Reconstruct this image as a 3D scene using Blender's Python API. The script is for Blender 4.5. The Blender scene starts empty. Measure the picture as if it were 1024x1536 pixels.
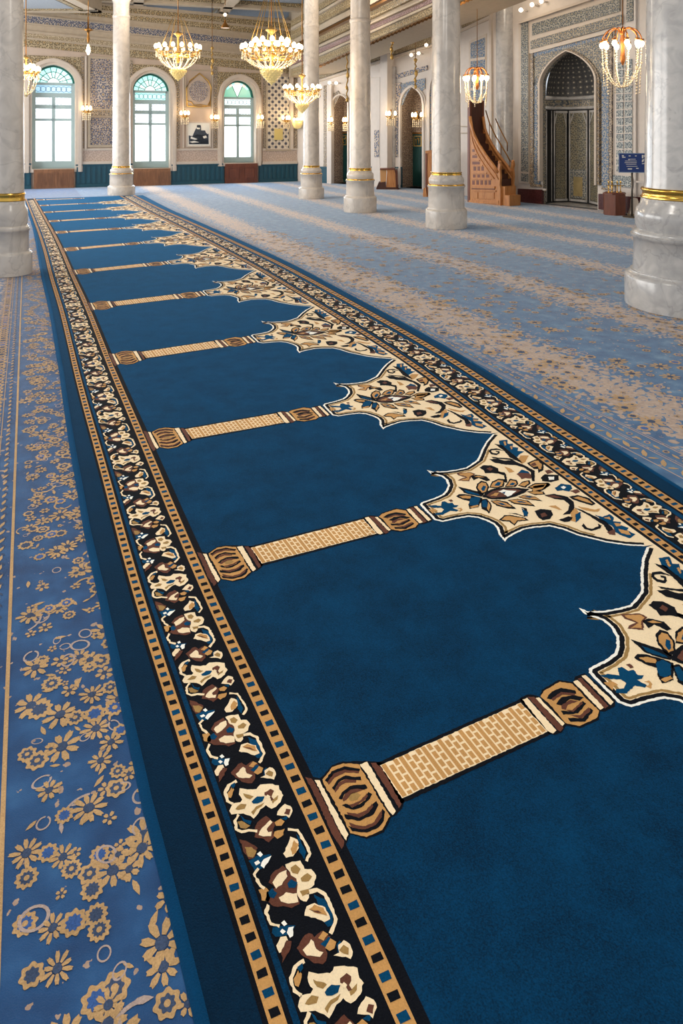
import bpy, math, random
import numpy as np
from mathutils import Vector
random.seed(7)
PI = math.pi
SC = bpy.context.scene
COL = SC.collection
H0 = 200.0; HC = 1.9; FP = 1059.0       # horizon row, eye height, focal length (1024x1536 frame)

# ------------------------------------------------------------------ geometry helpers
def flo(x, y):
    return np.array([(x-512)*HC/(y-H0), FP*HC/(y-H0)])
def at(x, y, Y):
    return Vector(((x-512)/FP*Y, Y, HC-(y-H0)/FP*Y))

POINT=.1
class MB:
    def __init__(s): s.v=[]; s.f=[]; s.m=[]; s.uv=[]; s.sm=[]
    def face(s, pts, m=0, uv=None, smooth=False):
        b=len(s.v); s.v.extend([tuple(p) for p in pts]); s.f.append(list(range(b,b+len(pts)))); s.m.append(m); s.sm.append(smooth)
        s.uv.extend(uv if uv else [(p[0],p[2]) for p in pts])
    def shared(s, verts, faces, m=0, smooth=True, uvs=None):
        b=len(s.v); s.v.extend([tuple(p) for p in verts])
        for f in faces:
            s.f.append([b+i for i in f]); s.m.append(m); s.sm.append(smooth)
            s.uv.extend([(uvs[i] if uvs else (verts[i][0],verts[i][2])) for i in f])
    def box(s, c, d, m=0, ax=None):
        # c centre, d full sizes, ax = (ex,ey) horizontal unit axes
        ex,ey = ax if ax else (Vector((1,0,0)),Vector((0,1,0)))
        ez=Vector((0,0,1)); c=Vector(c); P=[]
        for k in (-.5,.5):
            for j in (-.5,.5):
                for i in (-.5,.5): P.append(c+ex*(i*d[0])+ey*(j*d[1])+ez*(k*d[2]))
        for f in ((0,1,5,4),(2,6,7,3),(0,4,6,2),(1,3,7,5),(4,5,7,6),(0,2,3,1)):
            q=[P[i] for i in f]; s.face(q,m,[((p-c).dot(ex)+(p-c).dot(ey),p.z) for p in q])
    def lathe(s, c, prof, n=24, m=0, smooth=True, cap=True, mats=None, squash=1.0):
        c=Vector(c); vs=[]; fs=[]; uvs=[]; N=n+1
        for (r,z) in prof:
            for i in range(N):
                a=2*PI*i/n; vs.append((c.x+r*math.cos(a), c.y+r*squash*math.sin(a), c.z+z)); uvs.append((a*max(r,.05),z))
        for k in range(len(prof)-1):
            ff=[(k*N+i,k*N+i+1,(k+1)*N+i+1,(k+1)*N+i) for i in range(n)]
            b=len(s.f); fs=ff
            s_m = mats[k] if mats else m
            if k==0: base=len(s.v); s.v.extend(vs)
            for f in ff:
                s.f.append([base+i for i in f]); s.m.append(s_m); s.sm.append(smooth); s.uv.extend([uvs[i] for i in f])
        if cap:
            s.face([vs[(len(prof)-1)*N+i] for i in range(n)], mats[-1] if mats else m)
            s.face([vs[i] for i in range(n)][::-1], mats[0] if mats else m)
    def tube(s, pts, r, n=6, m=0, closed=False):
        pts=[Vector(p) for p in pts]; k=len(pts); vs=[]
        rr = r if isinstance(r,(list,tuple)) else [r]*k
        for i,p in enumerate(pts):
            t=(pts[min(i+1,k-1)]-pts[max(i-1,0)])
            if t.length<1e-9: t=Vector((0,0,1))
            t.normalize(); up=Vector((0,0,1)) if abs(t.z)<.95 else Vector((1,0,0))
            a=t.cross(up).normalized(); b=t.cross(a)
            for j in range(n):
                an=2*PI*j/n; vs.append(p+(a*math.cos(an)+b*math.sin(an))*rr[i])
        fs=[(i*n+j,i*n+(j+1)%n,(i+1)*n+(j+1)%n,(i+1)*n+j) for i in range(k-1) for j in range(n)]
        fs+= [tuple(range(n))[::-1], tuple((k-1)*n+j for j in range(n))]
        s.shared(vs,fs,m)
    def ball(s, c, r, m=0, nu=8, nv=6, sz=1.0):
        c=Vector(c); vs=[(c.x,c.y,c.z-r*sz)]
        for k in range(1,nv):
            ph=-PI/2+PI*k/nv
            for i in range(nu):
                a=2*PI*i/nu; vs.append((c.x+r*math.cos(ph)*math.cos(a),c.y+r*math.cos(ph)*math.sin(a),c.z+r*sz*math.sin(ph)))
        vs.append((c.x,c.y,c.z+r*sz)); fs=[]
        for i in range(nu): fs.append((0,1+(i+1)%nu,1+i))
        for k in range(nv-2):
            for i in range(nu): fs.append((1+k*nu+i,1+k*nu+(i+1)%nu,1+(k+1)*nu+(i+1)%nu,1+(k+1)*nu+i))
        t=len(vs)-1
        for i in range(nu): fs.append((t,1+(nv-2)*nu+i,1+(nv-2)*nu+(i+1)%nu))
        s.shared(vs,fs,m)
    def build(s, name, mats, parent=None, flip=False):
        if not isinstance(mats,(list,tuple)): mats=[mats]
        me=bpy.data.meshes.new(name); off=Vector((0,0,0))
        if parent is not None:
            q=parent
            while q is not None: off+=q.location; q=q.parent
        V=[(x-off.x,y-off.y,z-off.z) for x,y,z in s.v]
        me.from_pydata(V,[],s.f)
        for mm in mats: me.materials.append(mm)
        me.polygons.foreach_set('material_index',s.m); me.polygons.foreach_set('use_smooth',s.sm)
        ul=me.uv_layers.new(name='UVMap'); ul.data.foreach_set('uv',[c for u in s.uv for c in u])
        me.update()
        o=bpy.data.objects.new(name,me); COL.objects.link(o)
        if parent is not None: o.parent=parent
        return o

def tag(o,label=None,cat=None,group=None,kind=None):
    if label: o['label']=label
    if cat: o['category']=cat
    if group: o['group']=group
    if kind: o['kind']=kind
    return o
def thing(name,loc,label,cat,group=None):
    o=bpy.data.objects.new(name,None); o.empty_display_size=.1; o.location=loc; COL.objects.link(o)
    return tag(o,label,cat,group)
def struct(o): o['kind']='structure'; return o
def kids(o): return [c for c in COL.objects if c.parent==o]
def copy_tree(o,parent=None):
    c=o.copy(); COL.objects.link(c)
    if parent is not None: c.parent=parent
    for ch in kids(o): copy_tree(ch,c)
    return c

class Wall:
    """vertical plane; local coords a (along), z, out (towards the hall)"""
    def __init__(s,A,B):
        s.A=Vector((A[0],A[1],0)); d=Vector((B[0]-A[0],B[1]-A[1],0)); s.L=d.length; s.d=d.normalized()
        n=Vector((-s.d.y,s.d.x,0)); s.n = n if n.dot(-s.A)>0 else -n
    def w(s,a,z,out=0): p=s.A+s.d*a+s.n*out; return Vector((p.x,p.y,z))
    def loc(s,x,y,out=0):
        r=Vector(((x-512)/FP,1,-(y-H0)/FP)); o=Vector((0,0,HC))
        t=((s.A+s.n*out)-o).dot(s.n)/r.dot(s.n); p=o+r*t
        return ((p-s.A).dot(s.d), p.z)
    def P(s,x,y,out=0): a,z=s.loc(x,y,out); return s.w(a,z,out)
    def prism_l(s,mb,poly,o0,o1,m=0,ms=None,back=False):
        # polygon in local (a,z), front at o1, sides down to o0
        ar=sum(poly[i][0]*poly[(i+1)%len(poly)][1]-poly[(i+1)%len(poly)][0]*poly[i][1] for i in range(len(poly)))
        if (ar>0) != (s.d.cross(Vector((0,0,1))).dot(s.n)>0): poly=poly[::-1]
        mb.face([s.w(a,z,o1) for a,z in poly],m,list(poly))
        ms=m if ms is None else ms; n=len(poly)
        for i in range(n):
            (a,z),(b,y)=poly[i],poly[(i+1)%n]
            mb.face([s.w(a,z,o0),s.w(b,y,o0),s.w(b,y,o1),s.w(a,z,o1)],ms,[(a,z),(b,y),(b,y+.05),(a,z+.05)])
        if back: mb.face([s.w(a,z,o0) for a,z in poly[::-1]],m,list(poly[::-1]))
    def prism(s,mb,px,o0,o1,m=0,ms=None,back=False): s.prism_l(mb,[s.loc(x,y,o1) for x,y in px],o0,o1,m,ms,back)
    def rect(s,mb,x0,y0,x1,y1,o0,o1,m=0,ms=None,back=False):
        # upright rectangle: a from x at mid height, z from the mid x
        xm=(x0+x1)/2; ym=(y0+y1)/2
        a0=s.loc(x0,ym,o1)[0]; a1=s.loc(x1,ym,o1)[0]; z0=s.loc(xm,y0,o1)[1]; z1=s.loc(xm,y1,o1)[1]
        s.prism_l(mb,[(a0,z1),(a1,z1),(a1,z0),(a0,z0)],o0,o1,m,ms,back); return a0,a1,z1,z0
    def frame(s,mb,x0,y0,x1,y1,wd,o0,o1,m=0):
        xm=(x0+x1)/2; ym=(y0+y1)/2
        a0=s.loc(x0,ym,o1)[0]; a1=s.loc(x1,ym,o1)[0]; zt=s.loc(xm,y0,o1)[1]; zb=s.loc(xm,y1,o1)[1]
        for r in ((a0,zb,a0+wd,zt),(a1-wd,zb,a1,zt),(a0+wd,zb,a1-wd,zb+wd),(a0+wd,zt-wd,a1-wd,zt)):
            s.prism_l(mb,[(r[0],r[1]),(r[2],r[1]),(r[2],r[3]),(r[0],r[3])],o0,o1,m)
    def tubel(s,mb,pts,out,r,n=6,m=0): mb.tube([s.P(x,y,out) for x,y in pts],r,n,m)

def archpts(a0,a1,zs,za,n=20,pt=None):
    pt=POINT if pt is None else pt
    am=(a0+a1)/2; w=(a1-a0)/2; h=za-zs; pts=[]
    for i in range(n+1):
        x=a0+w*(1-math.cos(PI*i/n)) if (h<=w*1.02 or pt>.2) else a0+2*w*i/n
        if h<=w*1.02 or pt>.2: e=abs(x-am)/w; z=zs+h*((1-pt)*math.sqrt(max(0,1-e*e))+pt*(1-e))
        else:
            r=(w*w+h*h)/(2*w); xx=x if x<=am else 2*am-x
            z=zs+math.sqrt(max(0,r*r-(xx-(a0+r))**2))
        pts.append((x,z))
    return pts

# ------------------------------------------------------------------ materials
def newmat(name):
    m=bpy.data.materials.new(name); m.use_nodes=True; nt=m.node_tree; b=nt.nodes['Principled BSDF']; return m,nt,b
def L(nt,a,b): nt.links.new(a,b)
def s2l(c): return tuple((x/12.92 if x<=.04045 else ((x+.055)/1.055)**2.4) for x in c)
def C(r,g,b): return s2l((r/255,g/255,b/255))+(1,)
def plain(name,col,rough=.6,metal=0,noise=0,nscale=8,bump=0,sheen=0,coat=0):
    m,nt,b=newmat(name); b.inputs['Base Color'].default_value=col; b.inputs['Roughness'].default_value=rough; b.inputs['Metallic'].default_value=metal
    b.inputs['Sheen Weight'].default_value=sheen; b.inputs['Coat Weight'].default_value=coat
    if noise or bump:
        tc=nt.nodes.new('ShaderNodeTexCoord'); n=nt.nodes.new('ShaderNodeTexNoise'); n.inputs['Scale'].default_value=nscale; n.inputs['Detail'].default_value=5
        L(nt,tc.outputs['Object'],n.inputs['Vector'])
        if noise:
            r=nt.nodes.new('ShaderNodeValToRGB'); r.color_ramp.elements[0].position=.3; r.color_ramp.elements[1].position=.7
            r.color_ramp.elements[0].color=tuple(c*(1-noise) for c in col[:3])+(1,); r.color_ramp.elements[1].color=tuple(min(1,c*(1+noise)) for c in col[:3])+(1,)
            L(nt,n.outputs['Fac'],r.inputs['Fac']); L(nt,r.outputs['Color'],b.inputs['Base Color'])
        if bump:
            bp=nt.nodes.new('ShaderNodeBump'); bp.inputs['Strength'].default_value=bump; bp.inputs['Distance'].default_value=.01
            L(nt,n.outputs['Fac'],bp.inputs['Height']); L(nt,bp.outputs['Normal'],b.inputs['Normal'])
    return m
def emit(name,col,st):
    m,nt,b=newmat(name); b.inputs['Base Color'].default_value=(.8,.8,.8,1); b.inputs['Emission Color'].default_value=col; b.inputs['Emission Strength'].default_value=st
    return m
def ramp(nt,stops,interp='CONSTANT'):
    r=nt.nodes.new('ShaderNodeValToRGB'); cr=r.color_ramp; cr.interpolation=interp
    while len(cr.elements)<len(stops): cr.elements.new(.5)
    for e,(p,c) in zip(cr.elements,stops): e.position=p; e.color=c
    return r
def math_(nt,op,a,b=None,c=None):
    n=nt.nodes.new('ShaderNodeMath'); n.operation=op
    for i,x in enumerate((a,b,c)):
        if x is None: continue
        if isinstance(x,(int,float)): n.inputs[i].default_value=x
        else: L(nt,x,n.inputs[i])
    return n.outputs[0]
def mixc(nt,f,a,b):
    n=nt.nodes.new('ShaderNodeMix'); n.data_type='RGBA'
    for s,x in ((n.inputs[0],f),(n.inputs[6],a),(n.inputs[7],b)):
        if isinstance(x,(int,float,tuple)): s.default_value=x
        else: L(nt,x,s)
    return n.outputs[2]
def tile(name,ground,motif,accent,sx=9,sz=9,rnd=.25,rough=.45,fine=2.6,lat=0.5,rot=0,acc=.16):
    """ornament: regular cell motifs + lattice lines, in wall UV metres"""
    m,nt,b=newmat(name); uv=nt.nodes.new('ShaderNodeUVMap'); uv.uv_map='UVMap'
    mp=nt.nodes.new('ShaderNodeMapping'); mp.inputs['Scale'].default_value=(sx,sz,1); mp.inputs['Rotation'].default_value=(0,0,rot); L(nt,uv.outputs['UV'],mp.inputs['Vector'])
    v=nt.nodes.new('ShaderNodeTexVoronoi'); v.voronoi_dimensions='2D'; v.inputs['Scale'].default_value=1; v.inputs['Randomness'].default_value=rnd; L(nt,mp.outputs['Vector'],v.inputs['Vector'])
    v2=nt.nodes.new('ShaderNodeTexVoronoi'); v2.voronoi_dimensions='2D'; v2.inputs['Scale'].default_value=fine; v2.inputs['Randomness'].default_value=.6; L(nt,mp.outputs['Vector'],v2.inputs['Vector'])
    v3=nt.nodes.new('ShaderNodeTexVoronoi'); v3.voronoi_dimensions='2D'; v3.feature='DISTANCE_TO_EDGE'; v3.inputs['Scale'].default_value=1; v3.inputs['Randomness'].default_value=rnd; L(nt,mp.outputs['Vector'],v3.inputs['Vector'])
    r1=ramp(nt,[(0,accent),(acc,ground),(acc+.06,motif),(acc+.2,ground)])
    L(nt,v.outputs['Distance'],r1.inputs['Fac'])
    f2=math_(nt,'LESS_THAN',v2.outputs['Distance'],.33); g=math_(nt,'GREATER_THAN',v.outputs['Distance'],.36)
    c=mixc(nt,math_(nt,'MULTIPLY',f2,g),r1.outputs['Color'],motif)
    f3=math_(nt,'LESS_THAN',v3.outputs['Distance'],.05); c=mixc(nt,math_(nt,'MULTIPLY',f3,lat),c,motif)
    L(nt,c,b.inputs['Base Color']); b.inputs['Roughness'].default_value=rough
    return m
def marble(name,base,dark,vein,rough=.18,scale=1.6):
    m,nt,b=newmat(name); tc=nt.nodes.new('ShaderNodeTexCoord')
    n=nt.nodes.new('ShaderNodeTexNoise'); n.inputs['Scale'].default_value=scale*2.2; n.inputs['Detail'].default_value=8; n.inputs['Distortion'].default_value=1.2; L(nt,tc.outputs['Object'],n.inputs['Vector'])
    r=ramp(nt,[(.35,dark),(.62,base)],'LINEAR'); L(nt,n.outputs['Fac'],r.inputs['Fac'])
    n2=nt.nodes.new('ShaderNodeTexNoise'); n2.inputs['Scale'].default_value=scale; n2.inputs['Detail'].default_value=6; n2.inputs['Distortion'].default_value=.8; L(nt,tc.outputs['Object'],n2.inputs['Vector'])
    d=math_(nt,'ABSOLUTE',math_(nt,'SUBTRACT',n2.outputs['Fac'],.5)); f=math_(nt,'SUBTRACT',1.0,math_(nt,'SMOOTHSTEP' if False else 'MULTIPLY',d,55.0)); f=math_(nt,'MAXIMUM',f,0.0)
    c=mixc(nt,math_(nt,'MULTIPLY',f,.4),r.outputs['Color'],vein)
    L(nt,c,b.inputs['Base Color']); b.inputs['Roughness'].default_value=rough
    return m
def wood(name,a,bc,scale=3,rough=.4):
    m,nt,b=newmat(name); tc=nt.nodes.new('ShaderNodeTexCoord'); mp=nt.nodes.new('ShaderNodeMapping'); mp.inputs['Scale'].default_value=(scale*4,scale*4,scale*.5); L(nt,tc.outputs['Object'],mp.inputs['Vector'])
    n=nt.nodes.new('ShaderNodeTexNoise'); n.inputs['Scale'].default_value=1.5; n.inputs['Detail'].default_value=6; n.inputs['Distortion'].default_value=1; L(nt,mp.outputs['Vector'],n.inputs['Vector'])
    r=ramp(nt,[(.3,a),(.7,bc)],'LINEAR'); L(nt,n.outputs['Fac'],r.inputs['Fac']); L(nt,r.outputs['Color'],b.inputs['Base Color']); b.inputs['Roughness'].default_value=rough
    return m
def pile(name,col,var=.25,sheen=.3,fine=260,tint=None):
    """cut pile yarn: fine fibre bump, soft blotches where the nap lies differently"""
    m,nt,b=newmat(name); tc=nt.nodes.new('ShaderNodeTexCoord')
    n=nt.nodes.new('ShaderNodeTexNoise'); n.inputs['Scale'].default_value=fine; n.inputs['Detail'].default_value=3; L(nt,tc.outputs['Object'],n.inputs['Vector'])
    n2=nt.nodes.new('ShaderNodeTexNoise'); n2.inputs['Scale'].default_value=5.5; n2.inputs['Detail'].default_value=5; n2.inputs['Roughness'].default_value=.65; L(nt,tc.outputs['Object'],n2.inputs['Vector'])
    f=math_(nt,'ADD',math_(nt,'MULTIPLY',n.outputs['Fac'],.55),math_(nt,'MULTIPLY',n2.outputs['Fac'],.45))
    lo=tuple(c*(1-var) for c in col[:3])+(1,); hi=tuple(min(1,c*(1+var)) for c in col[:3])+(1,)
    r=ramp(nt,[(.36,lo),(.64,hi)],'LINEAR'); L(nt,f,r.inputs['Fac']); L(nt,r.outputs['Color'],b.inputs['Base Color'])
    b.inputs['Roughness'].default_value=.95; b.inputs['Specular IOR Level'].default_value=.1; b.inputs['Sheen Weight'].default_value=sheen; b.inputs['Sheen Roughness'].default_value=.4
    if tint: b.inputs['Sheen Tint'].default_value=tint
    bp=nt.nodes.new('ShaderNodeBump'); bp.inputs['Strength'].default_value=.5; bp.inputs['Distance'].default_value=.004; L(nt,n.outputs['Fac'],bp.inputs['Height']); L(nt,bp.outputs['Normal'],b.inputs['Normal'])
    return m

M={}
M['plaster']=plain('plaster_cream',C(186,166,148),.7,noise=.05,nscale=3)
M['cream']=plain('cream_paint',C(200,186,170),.55,noise=.04)
M['white']=plain('white_paint',C(208,198,188),.5,noise=.03)
M['soffit']=plain('soffit_paint',C(172,156,134),.65,noise=.06)
M['ceilblue']=plain('ceiling_blue_grey',C(136,142,148),.8,noise=.12,nscale=20)
M['marble']=marble('marble_column',C(204,195,184),C(186,177,167),C(156,148,140),rough=.24)
M['marbleg']=marble('marble_grey',C(188,184,179),C(168,165,162),C(132,130,129),scale=2.2)
M['gold']=plain('polished_brass',C(226,178,84),.22,1)
M['goldp']=plain('gold_paint',C(190,152,84),.4,.6,noise=.2,nscale=30)
M['bronze']=plain('dark_brass',C(140,98,48),.35,.9)
M['teal']=plain('teal_paint',C(16,72,88),.45,noise=.08,nscale=4)
M['dgreen']=plain('dark_green_paint',C(14,70,66),.4,noise=.1)
M['woodb']=wood('brown_wood',C(116,76,48),C(146,100,66))
M['woodr']=wood('red_brown_wood',C(92,46,28),C(118,62,38))
M['woodm']=wood('carved_wood',C(166,104,54),C(198,138,80))
M['woodd']=wood('dark_tread_wood',C(58,30,18),C(80,42,26),rough=.6)
M['granite']=plain('maroon_granite',C(78,40,40),.25,noise=.5,nscale=40)
M['navy']=plain('navy_sign',C(20,52,116),.5)
M['paper']=plain('paper_white',C(228,224,212),.7)
M['ink']=plain('dark_ink',C(58,66,76),.8,noise=.35,nscale=14)
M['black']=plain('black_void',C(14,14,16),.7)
M['steel']=plain('grey_steel',C(96,88,78),.35,.7)
M['yellow']=plain('ochre_plaque',C(206,184,112),.5)
M['crystal']=plain('cut_crystal',C(255,236,200),.12,coat=.5)
M['crystal'].node_tree.nodes['Principled BSDF'].inputs['Transmission Weight'].default_value=.35
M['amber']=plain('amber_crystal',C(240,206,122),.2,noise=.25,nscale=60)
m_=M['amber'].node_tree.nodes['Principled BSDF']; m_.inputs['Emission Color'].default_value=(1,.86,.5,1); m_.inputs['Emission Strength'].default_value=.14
M['bulb']=emit('lit_bulb',(1,.74,.42,1),9.0)
M['spot']=emit('lit_spot',(1,.82,.6,1),10.0)
M['pane']=emit('bright_pane',(.93,.97,1,1),2.6)
M['pane_frost']=emit('patterned_pane',(.86,.93,1,1),1.2)
M['pane_green']=emit('stained_green',(.0,.42,.24,1),.75)
M['pane_aqua']=emit('stained_aqua',(.26,.75,.68,1),.95)
M['pane_blue']=emit('stained_blue',(.12,.42,.62,1),.85)
M['pane_pale']=emit('stained_pale',(.78,.93,.88,1),1.0)
M['pane_pink']=emit('stained_pink',(.95,.62,.5,1),.8)
for k in ('bulb','spot'): M[k].cycles.emission_sampling='NONE'
M['sash']=plain('sash_paint',C(168,190,190),.5)
M['lead']=plain('window_lead',C(60,130,120),.5)
M['t_blue']=tile('tile_blue_white',C(196,180,160),C(84,90,112),C(150,128,96),4,4,.3)
M['t_med']=tile('tile_dense_blue',C(190,172,150),C(58,66,94),C(150,124,90),6,6,.45)
M['t_med2']=tile('tile_rosette_blue',C(196,180,158),C(70,74,104),C(150,124,90),9,9,.4)
M['t_lat']=tile('tile_lattice_grey',C(150,138,124),C(206,194,174),C(70,70,82),5.2,5.2,0,lat=1,rot=.785,acc=.27,fine=1)
M['t_pink']=tile('pink_lattice_plaster',C(200,178,160),C(176,154,138),C(188,166,150),5,5,0,rot=.785)
M['t_strip']=tile('strip_gold_blue',C(186,168,142),C(92,82,76),C(140,112,68),7,6,.2)
M['f_gold']=tile('frieze_gold',C(180,162,128),C(104,88,60),C(140,112,64),5,5,.15)
M['f_blue']=tile('frieze_blue_lattice',C(168,158,146),C(74,80,100),C(120,110,100),4,4,.0,lat=1,rot=.785)
M['f_plain']=tile('frieze_pale_carved',C(190,174,146),C(132,114,84),C(150,132,100),6,6,.1)
M['f_purple']=tile('frieze_purple',C(180,158,148),C(112,84,90),C(140,108,100),7,7,.1)
M['m_tile']=tile('mihrab_tile_grey',C(166,162,148),C(72,80,86),C(122,116,98),6.5,6.5,.35)
M['m_blue']=tile('mihrab_tile_blue',C(164,160,150),C(66,98,132),C(140,128,108),6.5,5.5,.3)
M['m_gold']=tile('mihrab_tile_cream',C(172,160,136),C(78,86,94),C(128,116,92),6.5,6.5,.4)
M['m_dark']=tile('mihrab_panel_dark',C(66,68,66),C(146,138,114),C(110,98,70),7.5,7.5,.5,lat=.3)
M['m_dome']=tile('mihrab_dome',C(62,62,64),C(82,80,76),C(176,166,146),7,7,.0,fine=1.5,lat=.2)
M['m_grid']=tile('mihrab_calligraphy_tile',C(190,192,186),C(80,94,102),C(120,128,128),7,5,.15)
M['door_tile']=tile('niche_tile',C(190,172,152),C(112,94,86),C(160,134,110),6,6,.4)
SPAN_OUT=[(0.9995,0.4995),(0.9736,0.4962),(0.9271,0.4465),(0.8857,0.3896),(0.862,0.3508),(0.835,0.3089),(0.8025,0.2845),(0.7783,0.2683),(0.7482,0.2686),(0.7161,0.274),(0.6802,0.2904),(0.67,0.3137),(0.6693,0.2839),(0.6811,0.2598),(0.6893,0.2428),(0.6907,0.2088),(0.6812,0.1685),(0.6621,0.1353),(0.6436,0.1138),(0.6128,0.1009),(0.5874,0.0959),(0.5704,0.092),(0.5617,0.0787),(0.5609,0.0399),(0.561,-0.0056),(0.5602,-0.0376),(0.5753,-0.0621),(0.6148,-0.0635),(0.647,-0.0697),(0.6661,-0.0893),(0.6791,-0.1226),(0.6859,-0.1514),(0.685,-0.1796),(0.673,-0.2187),(0.6694,-0.2663),(0.6824,-0.2524),(0.707,-0.2412),(0.7439,-0.23),(0.7733,-0.2351),(0.8043,-0.2489),(0.8119,-0.2506),(0.8333,-0.2882),(0.8502,-0.341),(0.8731,-0.3814),(0.8958,-0.4209),(0.9336,-0.4646),(0.9708,-0.4939),(0.9991,-0.5013)]
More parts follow.
